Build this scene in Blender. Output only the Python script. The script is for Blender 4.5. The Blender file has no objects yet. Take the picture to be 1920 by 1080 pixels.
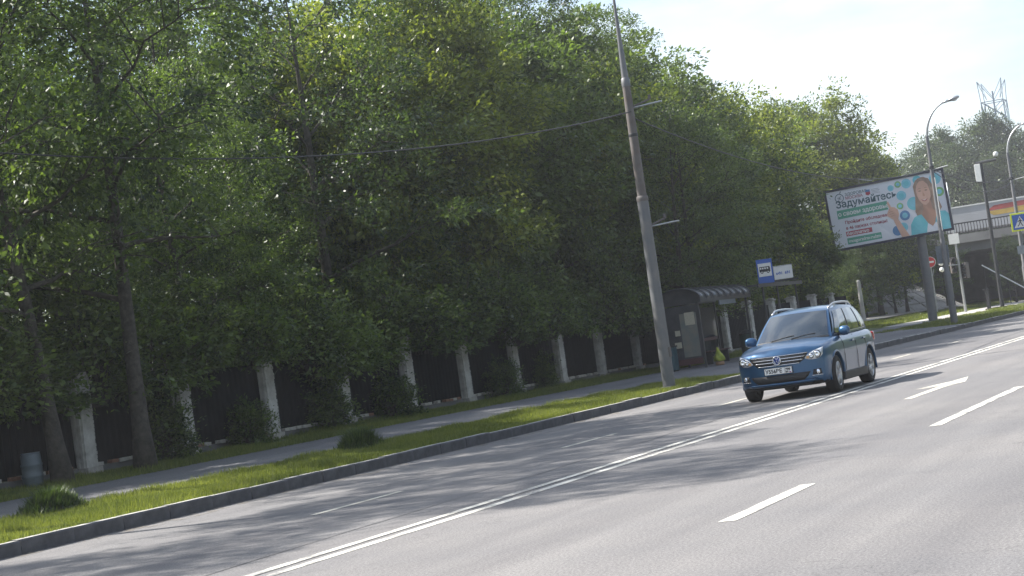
import bpy, math, random
import numpy as np
from mathutils import Vector, Matrix, Euler

random.seed(7)
rng = np.random.default_rng(11)
SC = bpy.context.scene
COL = SC.collection
R = math.radians

# ------------------------------------------------------------------ camera
cam_data = bpy.data.cameras.new('camera')
cam = bpy.data.objects.new('camera', cam_data)
COL.objects.link(cam)
cam_data.sensor_width = 36.0
cam_data.lens = 3395.0 / 1920.0 * 36.0
cam_data.clip_start = 0.1
cam_data.clip_end = 5000
_r = Vector((0.89830944, 0.41673478, -0.13918434))
_u = Vector((0.14165665, 0.02515933, 0.98959608))
_f = Vector((-0.41590089, 0.90867988, 0.0364324))
cam.matrix_world = Matrix(((_r.x, _u.x, -_f.x, 0.0), (_r.y, _u.y, -_f.y, 0.0), (_r.z, _u.z, -_f.z, 1.535), (0, 0, 0, 1)))
SC.camera = cam

# ------------------------------------------------------------------ light
SUN_EL, SHADOW_AZ = 45.0, 6.0            # shadows fall towards +x, a little towards +y
sun_data = bpy.data.lights.new('sun', 'SUN')
sun = bpy.data.objects.new('sun', sun_data)
COL.objects.link(sun)
sun_data.energy = 5.0
sun_data.angle = R(0.55)
sun_data.color = (1.0, 0.955, 0.89)
_d = Vector((math.cos(R(SUN_EL)) * math.cos(R(SHADOW_AZ)), math.cos(R(SUN_EL)) * math.sin(R(SHADOW_AZ)), -math.sin(R(SUN_EL))))
sun.rotation_euler = _d.to_track_quat('-Z', 'Y').to_euler()

world = bpy.data.worlds.new('World')
SC.world = world
world.use_nodes = True
wn, wl = world.node_tree.nodes, world.node_tree.links
wn.clear()
w_out = wn.new('ShaderNodeOutputWorld')
w_bg = wn.new('ShaderNodeBackground')
w_sky = wn.new('ShaderNodeTexSky')
w_sky.sky_type = 'NISHITA'
w_sky.sun_disc = False
w_sky.sun_elevation = R(SUN_EL)
w_sky.sun_rotation = R(270.0 - SHADOW_AZ)
w_sky.air_density = 1.0
w_sky.dust_density = 1.2
w_sky.ozone_density = 1.0
w_bg.inputs['Strength'].default_value = 0.09
# thin cloud veil, the same all round the sky
w_tc = wn.new('ShaderNodeTexCoord')
w_map = wn.new('ShaderNodeMapping')
w_map.inputs['Scale'].default_value = (1.0, 1.0, 3.5)
w_no = wn.new('ShaderNodeTexNoise')
w_no.inputs['Scale'].default_value = 2.2
w_no.inputs['Detail'].default_value = 7
w_no.inputs['Roughness'].default_value = 0.55
w_rmp = wn.new('ShaderNodeValToRGB')
w_rmp.color_ramp.elements[0].position = 0.45
w_rmp.color_ramp.elements[1].position = 0.75
w_rmp.color_ramp.elements[0].color = (0.06, 0.06, 0.06, 1)
w_rmp.color_ramp.elements[1].color = (0.80, 0.80, 0.80, 1)
w_mix = wn.new('ShaderNodeMixRGB')
w_mix.inputs['Color2'].default_value = (8.8, 9.1, 9.4, 1)
wl.new(w_tc.outputs['Generated'], w_map.inputs['Vector'])
wl.new(w_map.outputs['Vector'], w_no.inputs['Vector'])
wl.new(w_no.outputs['Fac'], w_rmp.inputs['Fac'])
wl.new(w_rmp.outputs['Color'], w_mix.inputs['Fac'])
wl.new(w_sky.outputs['Color'], w_mix.inputs['Color1'])
wl.new(w_mix.outputs['Color'], w_bg.inputs['Color'])
wl.new(w_bg.outputs['Background'], w_out.inputs['Surface'])

SC.view_settings.view_transform = 'Standard'
SC.view_settings.look = 'None'
SC.view_settings.gamma = 1.0
SC.view_settings.exposure = 1.20
SC.view_settings.use_curve_mapping = False
SC.render.engine = 'CYCLES'
SC.cycles.use_denoising = True
try:
    SC.cycles.denoiser = 'OPENIMAGEDENOISE'
except Exception:
    pass
SC.cycles.max_bounces = 8
SC.cycles.transparent_max_bounces = 8
SC.cycles.transmission_bounces = 6
SC.cycles.sample_clamp_indirect = 6.0


# ------------------------------------------------------------------ materials
def new_mat(name):
    m = bpy.data.materials.new(name)
    m.use_nodes = True
    nt = m.node_tree
    nt.nodes.clear()
    out = nt.nodes.new('ShaderNodeOutputMaterial')
    b = nt.nodes.new('ShaderNodeBsdfPrincipled')
    nt.links.new(b.outputs['BSDF'], out.inputs['Surface'])
    return m, nt, b, out


def mat(name, col, rough=0.6, metal=0.0, var=0.0, scale=8.0, col2=None, bump=0.0, bscale=60.0, coat=0.0, spec=None, emit=None, detail=5.0):
    m, nt, b, out = new_mat(name)
    b.inputs['Base Color'].default_value = (*col, 1)
    b.inputs['Roughness'].default_value = rough
    b.inputs['Metallic'].default_value = metal
    if coat:
        b.inputs['Coat Weight'].default_value = coat
        b.inputs['Coat Roughness'].default_value = 0.04
    if spec is not None:
        b.inputs['Specular IOR Level'].default_value = spec
    if emit:
        b.inputs['Emission Color'].default_value = (*emit[0], 1)
        b.inputs['Emission Strength'].default_value = emit[1]
    if var or col2 or bump:
        tc = nt.nodes.new('ShaderNodeTexCoord')
    if var or col2:
        n = nt.nodes.new('ShaderNodeTexNoise')
        n.inputs['Scale'].default_value = scale
        n.inputs['Detail'].default_value = detail
        n.inputs['Roughness'].default_value = 0.6
        nt.links.new(tc.outputs['Object'], n.inputs['Vector'])
        r = nt.nodes.new('ShaderNodeValToRGB')
        r.color_ramp.elements[0].position = 0.33
        r.color_ramp.elements[1].position = 0.67
        if col2 is None:
            c0 = [max(0, c * (1 - var)) for c in col]
            c1 = [min(1, c * (1 + var)) for c in col]
        else:
            c0, c1 = col, col2
        r.color_ramp.elements[0].color = (*c0, 1)
        r.color_ramp.elements[1].color = (*c1, 1)
        nt.links.new(n.outputs['Fac'], r.inputs['Fac'])
        nt.links.new(r.outputs['Color'], b.inputs['Base Color'])
    if bump:
        n2 = nt.nodes.new('ShaderNodeTexNoise')
        n2.inputs['Scale'].default_value = bscale
        n2.inputs['Detail'].default_value = 4
        nt.links.new(tc.outputs['Object'], n2.inputs['Vector'])
        bp = nt.nodes.new('ShaderNodeBump')
        bp.inputs['Strength'].default_value = bump
        bp.inputs['Distance'].default_value = 0.02
        nt.links.new(n2.outputs['Fac'], bp.inputs['Height'])
        nt.links.new(bp.outputs['Normal'], b.inputs['Normal'])
    return m


def asphalt_mat(name, base, patch, crack=True):
    """aggregate speckle, long wear bands along the lanes, stains and fine cracks"""
    m, nt, b, out = new_mat(name)
    N, L = nt.nodes, nt.links
    tc = N.new('ShaderNodeTexCoord')

    def noise(sc, det=4, vec=None, rough=0.6):
        n = N.new('ShaderNodeTexNoise')
        n.inputs['Scale'].default_value = sc
        n.inputs['Detail'].default_value = det
        n.inputs['Roughness'].default_value = rough
        L.new(vec or tc.outputs['Object'], n.inputs['Vector'])
        return n.outputs['Fac']

    def ramp(fac, p0, p1, c0, c1):
        r = N.new('ShaderNodeValToRGB')
        r.color_ramp.elements[0].position = p0
        r.color_ramp.elements[1].position = p1
        r.color_ramp.elements[0].color = (*c0, 1)
        r.color_ramp.elements[1].color = (*c1, 1)
        L.new(fac, r.inputs['Fac'])
        return r.outputs['Color']

    def mul(a, c, f=1.0):
        x = N.new('ShaderNodeMixRGB')
        x.blend_type = 'MULTIPLY'
        x.inputs['Fac'].default_value = f
        L.new(a, x.inputs['Color1'])
        L.new(c, x.inputs['Color2'])
        return x.outputs['Color']
    c = ramp(noise(0.22, 5, rough=0.65), 0.38, 0.62, base, patch)
    mp = N.new('ShaderNodeMapping')
    mp.inputs['Scale'].default_value = (1.1, 0.05, 1)
    L.new(tc.outputs['Object'], mp.inputs['Vector'])
    c = mul(c, ramp(noise(1.0, 4, mp.outputs['Vector']), 0.35, 0.65, (0.83, 0.83, 0.84), (1.08, 1.08, 1.07)))
    c = mul(c, ramp(noise(45.0, 3, rough=0.75), 0.36, 0.64, (0.62, 0.62, 0.63), (1.36, 1.35, 1.34)))
    c = mul(c, ramp(noise(160.0, 2), 0.38, 0.62, (0.75, 0.75, 0.75), (1.3, 1.3, 1.3)))
    c = mul(c, ramp(noise(1.6, 6, rough=0.7), 0.28, 0.42, (0.86, 0.86, 0.86), (1, 1, 1)))
    if crack:
        v = N.new('ShaderNodeTexVoronoi')
        v.feature = 'DISTANCE_TO_EDGE'
        v.inputs['Scale'].default_value = 0.16
        w = N.new('ShaderNodeMixRGB')
        w.inputs['Fac'].default_value = 0.12
        nn = N.new('ShaderNodeTexNoise')
        nn.inputs['Scale'].default_value = 1.3
        nn.inputs['Detail'].default_value = 6
        L.new(tc.outputs['Object'], nn.inputs['Vector'])
        L.new(tc.outputs['Object'], w.inputs['Color1'])
        sc_ = N.new('ShaderNodeVectorMath')
        sc_.operation = 'SCALE'
        sc_.inputs['Scale'].default_value = 30.0
        L.new(nn.outputs['Color'], sc_.inputs[0])
        L.new(sc_.outputs['Vector'], w.inputs['Color2'])
        L.new(w.outputs['Color'], v.inputs['Vector'])
        c = mul(c, ramp(v.outputs['Distance'], 0.0, 0.005, (0.62, 0.62, 0.62), (1, 1, 1)), 0.6)
    L.new(c, b.inputs['Base Color'])
    b.inputs['Roughness'].default_value = 0.78
    b.inputs['Specular IOR Level'].default_value = 0.35
    bp = N.new('ShaderNodeBump')
    bp.inputs['Strength'].default_value = 0.5
    bp.inputs['Distance'].default_value = 0.01
    L.new(noise(70.0, 4, rough=0.7), bp.inputs['Height'])
    L.new(bp.outputs['Normal'], b.inputs['Normal'])
    return m


def leaf_mat(name, dark, light, trans, glow=0.42, spread=0.25):
    m, nt, b, out = new_mat(name)
    N, L = nt.nodes, nt.links
    at = N.new('ShaderNodeAttribute')
    at.attribute_name = 'tint'
    oi = N.new('ShaderNodeObjectInfo')
    ad = N.new('ShaderNodeMath')
    ad.operation = 'MULTIPLY_ADD'
    ad.inputs[1].default_value = spread
    L.new(oi.outputs['Random'], ad.inputs[0])
    L.new(at.outputs['Fac'], ad.inputs[2])
    r = N.new('ShaderNodeValToRGB')
    r.color_ramp.elements[0].color = (*dark, 1)
    r.color_ramp.elements[1].color = (*light, 1)
    r.color_ramp.elements[0].position = 0.1
    r.color_ramp.elements[1].position = 1.1 if False else 1.0
    L.new(ad.outputs[0], r.inputs['Fac'])
    L.new(r.outputs['Color'], b.inputs['Base Color'])
    b.inputs['Roughness'].default_value = 0.42
    b.inputs['Specular IOR Level'].default_value = 0.4
    t = N.new('ShaderNodeBsdfTranslucent')
    mx = N.new('ShaderNodeMixRGB')
    mx.blend_type = 'MULTIPLY'
    mx.inputs['Fac'].default_value = 1
    mx.inputs['Color2'].default_value = (*trans, 1)
    L.new(r.outputs['Color'], mx.inputs['Color1'])
    L.new(mx.outputs['Color'], t.inputs['Color'])
    ms = N.new('ShaderNodeMixShader')
    ms.inputs['Fac'].default_value = glow
    L.new(b.outputs['BSDF'], ms.inputs[1])
    L.new(t.outputs['BSDF'], ms.inputs[2])
    L.new(ms.outputs['Shader'], out.inputs['Surface'])
    return m


M = {}
M['asphalt'] = asphalt_mat('asphalt', (0.156, 0.153, 0.155), (0.188, 0.181, 0.177))
M['walk'] = asphalt_mat('walk_asphalt', (0.13, 0.13, 0.14), (0.17, 0.17, 0.175), crack=False)
M['path'] = asphalt_mat('path_concrete', (0.36, 0.34, 0.31), (0.46, 0.43, 0.39), crack=False)
def paint_mat(name, col, lo, hi):
    """thermoplastic paint, chipped through to the asphalt and greyed by tyres"""
    m, nt, b, out = new_mat(name)
    N, L = nt.nodes, nt.links
    tc = N.new('ShaderNodeTexCoord')
    n1 = N.new('ShaderNodeTexNoise')
    n1.inputs['Scale'].default_value = 26
    n1.inputs['Detail'].default_value = 6
    n1.inputs['Roughness'].default_value = 0.75
    n2 = N.new('ShaderNodeTexNoise')
    n2.inputs['Scale'].default_value = 1.7
    n2.inputs['Detail'].default_value = 3
    for n in (n1, n2):
        L.new(tc.outputs['Object'], n.inputs['Vector'])
    ad = N.new('ShaderNodeMath')
    ad.operation = 'ADD'
    L.new(n1.outputs['Fac'], ad.inputs[0])
    L.new(n2.outputs['Fac'], ad.inputs[1])
    r = N.new('ShaderNodeValToRGB')
    r.color_ramp.elements[0].position = lo
    r.color_ramp.elements[1].position = hi
    r.color_ramp.elements[0].color = (0.19, 0.187, 0.185, 1)
    r.color_ramp.elements[1].color = (*col, 1)
    e = r.color_ramp.elements.new((lo + hi) / 2 + 0.02)
    e.color = (col[0] * 0.8, col[1] * 0.79, col[2] * 0.78, 1)
    hf = N.new('ShaderNodeMath')
    hf.operation = 'MULTIPLY'
    hf.inputs[1].default_value = 0.5
    L.new(ad.outputs[0], hf.inputs[0])
    L.new(hf.outputs[0], r.inputs['Fac'])
    L.new(r.outputs['Color'], b.inputs['Base Color'])
    b.inputs['Roughness'].default_value = 0.6
    return m


M['paint'] = paint_mat('road_paint', (0.70, 0.68, 0.60), 0.41, 0.53)
M['paint_old'] = paint_mat('road_paint_worn', (0.64, 0.61, 0.51), 0.38, 0.54)
M['sealant'] = mat('crack_sealant', (0.075, 0.075, 0.078), 0.7)
M['curb'] = mat('curb_concrete', (0.080, 0.080, 0.087), 0.85, var=0.3, scale=5, bump=0.3)  # face tone kept dark; its shade is put into the colour
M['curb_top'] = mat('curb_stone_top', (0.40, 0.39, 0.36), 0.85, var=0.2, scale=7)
M['soil'] = mat('grassy_soil', (0.07, 0.085, 0.025), 0.95, col2=(0.10, 0.13, 0.03), scale=3, bump=0.6, bscale=18)
M['floor_wood'] = mat('leaf_litter', (0.05, 0.045, 0.03), 0.95, col2=(0.05, 0.07, 0.025), scale=2, bump=0.6, bscale=12)
M['grass'] = leaf_mat('grass_blades', (0.085, 0.115, 0.026), (0.25, 0.28, 0.075), (1.3, 1.3, 0.6), 0.45, 0.0)
M['leafA'] = leaf_mat('leaf_maple', (0.022, 0.044, 0.023), (0.170, 0.232, 0.066), (1.35, 1.5, 0.5), 0.42)
M['leafB'] = leaf_mat('leaf_ash', (0.026, 0.048, 0.027), (0.175, 0.228, 0.072), (1.3, 1.45, 0.5), 0.42)
M['leafC'] = leaf_mat('leaf_poplar', (0.026, 0.046, 0.026), (0.125, 0.160, 0.075), (1.2, 1.3, 0.7), 0.35)
M['leafD'] = leaf_mat('leaf_yellowgreen', (0.042, 0.072, 0.020), (0.31, 0.355, 0.068), (1.4, 1.45, 0.5))
M['bark'] = mat('bark', (0.030, 0.026, 0.021), 0.95, col2=(0.085, 0.076, 0.062), scale=9, bump=1.0, bscale=22)
M['pillar'] = mat('whitewashed_brick', (0.30, 0.285, 0.26), 0.9, col2=(0.62, 0.61, 0.58), scale=3.2, bump=0.5, bscale=30)
M['pillar_cap'] = mat('pillar_plaster', (0.36, 0.34, 0.31), 0.9, var=0.25, scale=8)
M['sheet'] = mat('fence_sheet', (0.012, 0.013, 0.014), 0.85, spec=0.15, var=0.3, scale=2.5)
M['brickA'] = mat('plinth_brick_pale', (0.42, 0.40, 0.36), 0.9, var=0.25, scale=14)
M['brickB'] = mat('plinth_brick_red', (0.22, 0.12, 0.08), 0.9, var=0.25, scale=14)
M['concrete'] = mat('concrete', (0.33, 0.32, 0.30), 0.9, var=0.22, scale=1.2, bump=0.3, bscale=20)
M['concrete_dk'] = mat('concrete_dark', (0.13, 0.128, 0.125), 0.9, var=0.3, scale=0.7, bump=0.3, bscale=12)  # dark tone also stands in for shade under the overpass
M['pole'] = mat('pole_steel', (0.125, 0.135, 0.15), 0.55, 0.2, col2=(0.17, 0.168, 0.17), scale=3)
M['pole_rust'] = mat('pole_rusted', (0.135, 0.128, 0.126), 0.75, 0.1, col2=(0.115, 0.095, 0.085), scale=4)
M['galv'] = mat('galvanised', (0.42, 0.43, 0.44), 0.42, 0.7, var=0.15, scale=12)
M['dark_metal'] = mat('dark_metal', (0.035, 0.037, 0.042), 0.5, 0.3, var=0.2, scale=6)
M['cable'] = mat('cable', (0.05, 0.05, 0.055), 0.6)
M['blue_sign'] = mat('sign_blue', (0.012, 0.095, 0.42), 0.4, var=0.06, scale=5)
M['white_sign'] = mat('sign_white', (0.72, 0.72, 0.70), 0.45, var=0.05, scale=6)
M['black'] = mat('print_black', (0.012, 0.012, 0.014), 0.5)
M['yellow_sign'] = mat('sign_yellow_green', (0.72, 0.78, 0.03), 0.4)
M['red_sign'] = mat('sign_red', (0.52, 0.022, 0.018), 0.4)
M['sign_back'] = mat('sign_back_grey', (0.16, 0.19, 0.22), 0.55, 0.2, var=0.1)
M['lamp_glass'] = mat('lamp_cover', (0.55, 0.58, 0.60), 0.2, 0.0, coat=0.5)
M['lit_lamp'] = mat('signal_white_lit', (0.8, 0.8, 0.8), 0.3, emit=((1, 0.97, 0.92), 1.6))
# car
M['car_paint'] = mat('blue_metallic_paint', (0.024, 0.088, 0.19), 0.32, 0.5, coat=0.65)
M['car_black'] = mat('black_plastic', (0.016, 0.017, 0.019), 0.55)
M['car_glass'] = mat('tinted_glass', (0.02, 0.03, 0.04), 0.04, 0.0, spec=0.9, coat=0.6)
M['chrome'] = mat('chrome', (0.75, 0.76, 0.78), 0.16, 1.0)
M['silver'] = mat('brushed_aluminium', (0.55, 0.56, 0.58), 0.32, 0.9)
M['tyre'] = mat('tyre_rubber', (0.018, 0.018, 0.019), 0.8, var=0.2, scale=20)
M['head_lens'] = mat('headlamp_lens', (0.52, 0.56, 0.60), 0.10, 0.35, coat=1.0)
M['head_bulb'] = mat('headlamp_reflector', (0.85, 0.87, 0.9), 0.12, 0.9)
M['indicator'] = mat('indicator_amber', (0.55, 0.30, 0.12), 0.3, coat=0.6)
M['plate_white'] = mat('plate_white', (0.78, 0.78, 0.76), 0.45)
M['emblem_blue'] = mat('emblem_blue', (0.02, 0.05, 0.24), 0.25, 0.4)
M['tail'] = mat('tail_lamp', (0.35, 0.01, 0.012), 0.2, coat=0.8)
M['interior'] = mat('dark_interior', (0.03, 0.03, 0.032), 0.7)
# shelter
M['shelter_frame'] = mat('shelter_frame', (0.05, 0.052, 0.058), 0.5, 0.3)
M['polycarb'] = mat('smoky_polycarbonate', (0.05, 0.052, 0.058), 0.3, 0.0, var=0.3, scale=3, coat=0.15)
M['poster_dim'] = mat('faded_poster', (0.12, 0.145, 0.145), 0.5, col2=(0.20, 0.185, 0.15), scale=2.3)
M['paper'] = mat('paper_notice', (0.42, 0.39, 0.30), 0.7, var=0.1, scale=20)
M['teal'] = mat('teal_plastic', (0.03, 0.085, 0.11), 0.5, var=0.1)
M['maroon'] = mat('maroon_board', (0.07, 0.022, 0.024), 0.6, var=0.2, scale=6)
M['lime'] = mat('lime_cloth', (0.17, 0.24, 0.02), 0.7, col2=(0.40, 0.42, 0.06), scale=6)
M['tan'] = mat('tan_cloth', (0.32, 0.20, 0.12), 0.8)
M['green_bin'] = mat('green_bin', (0.018, 0.05, 0.035), 0.55)
# billboard
M['bb_frame'] = mat('billboard_frame', (0.02, 0.022, 0.045), 0.5)
M['bb_white'] = mat('billboard_paper', (0.70, 0.72, 0.78), 0.6, var=0.03, scale=1.5)
M['bb_green'] = mat('print_green', (0.10, 0.36, 0.26), 0.6)
M['bb_dark'] = mat('print_slate', (0.035, 0.10, 0.13), 0.6)
M['bb_red'] = mat('print_red', (0.30, 0.03, 0.06), 0.6)
M['bb_redbox'] = mat('print_redbox', (0.42, 0.06, 0.09), 0.6)
M['bb_txtw'] = mat('print_white', (0.74, 0.76, 0.76), 0.6)
M['bb_teal'] = mat('print_turquoise', (0.12, 0.50, 0.58), 0.6, col2=(0.20, 0.58, 0.66), scale=1.2)
M['bb_teal2'] = mat('print_light_turquoise', (0.22, 0.56, 0.68), 0.6, var=0.1, scale=3)
M['bb_lime'] = mat('print_leaf_green', (0.22, 0.46, 0.18), 0.6, var=0.12, scale=3)
M['bb_navy'] = mat('print_blue', (0.10, 0.24, 0.46), 0.6, var=0.12, scale=3)
M['bb_skin'] = mat('print_skin', (0.60, 0.36, 0.27), 0.6, col2=(0.66, 0.42, 0.33), scale=1.3)
M['bb_skin2'] = mat('print_skin_tan', (0.50, 0.28, 0.20), 0.6)
M['bb_hair'] = mat('print_hair', (0.24, 0.15, 0.11), 0.6, col2=(0.42, 0.30, 0.23), scale=2.5)
M['bb_lip'] = mat('print_lip', (0.42, 0.14, 0.14), 0.6)
# distant
M['bridge'] = mat('bridge_concrete', (0.24, 0.235, 0.23), 0.9, var=0.25, scale=0.5)
M['bridge_dk'] = mat('bridge_girder', (0.17, 0.172, 0.175), 0.85, var=0.2, scale=0.6)
M['trailer'] = mat('trailer_white', (0.40, 0.41, 0.43), 0.45, var=0.06, scale=0.8)
M['tr_red'] = mat('trailer_red', (0.38, 0.075, 0.065), 0.5, var=0.15, scale=2)
M['tr_yellow'] = mat('trailer_yellow', (0.50, 0.34, 0.08), 0.5, var=0.15, scale=2)
M['tower'] = mat('tower_steel', (0.13, 0.17, 0.23), 0.5, 0.3)
M['antenna'] = mat('antenna_cover', (0.42, 0.52, 0.55), 0.5)
M['ground'] = mat('far_ground', (0.08, 0.095, 0.035), 0.95, col2=(0.12, 0.13, 0.05), scale=0.12)


# ------------------------------------------------------------------ mesh helpers
class MB:
    def __init__(s):
        s.v, s.f = [], []

    def add(s, vs, fs):
        o = len(s.v)
        s.v += [tuple(v) for v in vs]
        s.f += [tuple(i + o for i in f) for f in fs]
        return s

    def box(s, c, d, rot=None):
        c = Vector(c)
        hx, hy, hz = d[0] / 2, d[1] / 2, d[2] / 2
        vs = [Vector((x, y, z)) for x in (-hx, hx) for y in (-hy, hy) for z in (-hz, hz)]
        if rot is not None:
            q = rot if isinstance(rot, Matrix) else Euler(rot).to_matrix()
            vs = [q @ v for v in vs]
        return s.add([v + c for v in vs], [(0, 1, 3, 2), (4, 6, 7, 5), (0, 4, 5, 1), (2, 3, 7, 6), (0, 2, 6, 4), (1, 5, 7, 3)])

    def tube(s, pts, rad, n=10, cap=True):
        pts = [Vector(p) for p in pts]
        if not hasattr(rad, '__len__'):
            rad = [rad] * len(pts)
        o = len(s.v)
        ref = None
        for i, p in enumerate(pts):
            t = (pts[min(i + 1, len(pts) - 1)] - pts[max(i - 1, 0)])
            t = t.normalized() if t.length > 1e-9 else Vector((0, 0, 1))
            if ref is None:
                ref = t.orthogonal().normalized()
            ref = (ref - t * ref.dot(t))
            ref = ref.normalized() if ref.length > 1e-6 else t.orthogonal().normalized()
            b = t.cross(ref)
            for k in range(n):
                a = 2 * math.pi * k / n
                s.v.append(tuple(p + (ref * math.cos(a) + b * math.sin(a)) * rad[i]))
        for i in range(len(pts) - 1):
            for k in range(n):
                s.f.append((o + i * n + k, o + i * n + (k + 1) % n, o + (i + 1) * n + (k + 1) % n, o + (i + 1) * n + k))
        if cap:
            s.f.append(tuple(o + k for k in reversed(range(n))))
            s.f.append(tuple(o + (len(pts) - 1) * n + k for k in range(n)))
        return s

    def lathe(s, prof, c=(0, 0, 0), axis='z', n=24, closed=False):
        o = len(s.v)
        for (r, h) in prof:
            for k in range(n):
                a = 2 * math.pi * k / n
                x, y = r * math.cos(a), r * math.sin(a)
                p = (x, y, h) if axis == 'z' else ((h, x, y) if axis == 'x' else (x, h, y))
                s.v.append((p[0] + c[0], p[1] + c[1], p[2] + c[2]))
        m = len(prof)
        for i in range(m if closed else m - 1):
            j = (i + 1) % m
            for k in range(n):
                s.f.append((o + i * n + k, o + i * n + (k + 1) % n, o + j * n + (k + 1) % n, o + j * n + k))
        return s

    def prism(s, poly, t0, t1, plane='xz'):
        """poly of 2-D points extruded between t0 and t1 on the third axis"""
        n = len(poly)

        def P(p, t):
            return (p[0], t, p[1]) if plane == 'xz' else ((p[0], p[1], t) if plane == 'xy' else (t, p[0], p[1]))
        vs = [P(p, t0) for p in poly] + [P(p, t1) for p in poly]
        fs = [tuple(range(n)), tuple(reversed(range(n, 2 * n)))] + [(i, i + n, (i + 1) % n + n, (i + 1) % n) for i in range(n)]
        return s.add(vs, fs)

    def grid(s, pts):
        """pts[i][j] -> quads"""
        o = len(s.v)
        a, b = len(pts), len(pts[0])
        for row in pts:
            s.v += [tuple(p) for p in row]
        for i in range(a - 1):
            for j in range(b - 1):
                s.f.append((o + i * b + j, o + i * b + j + 1, o + (i + 1) * b + j + 1, o + (i + 1) * b + j))
        return s

    def build(s, name, m, parent=None, smooth=False, bevel=0.0, loc=None, fix=True):
        me = bpy.data.meshes.new(name)
        me.from_pydata(s.v, [], s.f)
        if fix:
            import bmesh
            bm = bmesh.new()
            bm.from_mesh(me)
            bmesh.ops.recalc_face_normals(bm, faces=bm.faces)
            bm.to_mesh(me)
            bm.free()
        if smooth:
            me.polygons.foreach_set('use_smooth', [True] * len(me.polygons))
        me.update()
        return place(name, me, m, parent, bevel, loc, smooth)


def place(name, me, m, parent=None, bevel=0.0, loc=None, smooth=False):
    o = bpy.data.objects.new(name, me)
    COL.objects.link(o)
    if m is not None and len(me.materials) == 0:
        me.materials.append(m if isinstance(m, bpy.types.Material) else M[m])
    if parent is not None:
        o.parent = parent
    if loc is not None:
        o.location = loc
    if bevel:
        b = o.modifiers.new('bevel', 'BEVEL')
        b.width = bevel
        b.segments = 2
        b.limit_method = 'ANGLE'
    return o


def tag(o, label, cat, group=None):
    o['label'] = label
    o['category'] = cat
    if group:
        o['group'] = group
    return o


def empty(name, loc, label, cat, group=None, rotz=0.0):
    o = bpy.data.objects.new(name, None)
    o.empty_display_size = 0.3
    COL.objects.link(o)
    o.location = loc
    o.rotation_euler = (0, 0, rotz)
    return tag(o, label, cat, group)


def struct(o):
    o['kind'] = 'structure'
    return o


def child_at(o, parent):
    """parent keeps o where it was built in world coordinates (parent only translated / rotated in z)"""
    o.parent = parent
    o.matrix_parent_inverse = Matrix.LocRotScale(parent.location, parent.rotation_euler, parent.scale).inverted()
    return o


def copy_thing(root, loc, rotz=None, label=None, scale=None):
    c = root.copy()
    COL.objects.link(c)
    c.location = loc
    if rotz is not None:
        c.rotation_euler = (0, 0, rotz)
    if scale is not None:
        c.scale = scale
    if label:
        c['label'] = label
    for ch in list(root.children):
        d = ch.copy()
        COL.objects.link(d)
        d.parent = c
        for g in list(ch.children):
            e = g.copy()
            COL.objects.link(e)
            e.parent = d
    return c


def text_mesh(body, size, depth=0.0, bold=0.0, align='LEFT', space=1.0):
    cu = bpy.data.curves.new('lettering', 'FONT')
    cu.body = body
    cu.size = size
    cu.extrude = depth
    cu.offset = bold
    cu.align_x = align
    cu.space_character = space
    cu.resolution_u = 3
    t = bpy.data.objects.new('lettering', cu)
    COL.objects.link(t)
    dg = bpy.context.evaluated_depsgraph_get()
    me = bpy.data.meshes.new_from_object(t.evaluated_get(dg))
    bpy.data.objects.remove(t)
    me.materials.clear()
    return me


def np_mesh(name, V, F, tint=None):
    me = bpy.data.meshes.new(name)
    n, k = F.shape
    me.vertices.add(len(V))
    me.vertices.foreach_set('co', V.astype(np.float32).ravel())
    me.loops.add(n * k)
    me.loops.foreach_set('vertex_index', F.astype(np.int32).ravel())
    me.polygons.add(n)
    me.polygons.foreach_set('loop_start', np.arange(0, n * k, k, dtype=np.int32))
    me.polygons.foreach_set('loop_total', np.full(n, k, dtype=np.int32))
    me.update(calc_edges=True)
    if tint is not None:
        a = me.attributes.new('tint', 'FLOAT', 'POINT')
        a.data.foreach_set('value', tint.astype(np.float32))
    return me


# ------------------------------------------------------------------ ground, road, pavements
CURB_X = -14.6


def strip(name, m, rows, y0, y1, ny=2, rough=0.0):
    """rows: list of (x, z); a sheet from y0 to y1"""
    b = MB()
    pts = []
    for i in range(ny + 1):
        y = y0 + (y1 - y0) * i / ny
        pts.append([(x, y, z + (random.uniform(-rough, rough) if 0 < k < len(rows) - 1 else 0)) for k, (x, z) in enumerate(rows)])
    b.grid(pts)
    return struct(b.build(name, m))


g = MB()
g.add([(-900, -300, -0.35), (900, -300, -0.35), (900, 1500, -0.35), (-900, 1500, -0.35)], [(0, 1, 2, 3)])
struct(g.build('ground', 'ground'))
strip('road', 'asphalt', [(-14.6, 0.0), (-7, 0.0), (0, 0.0), (9.0, 0.0)], -40, 420, 4)
# far kerb side of the road, behind the camera's right
strip('verge_far_side', 'soil', [(9.15, 0.14), (30, 0.2)], -40, 420, 2)

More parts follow.
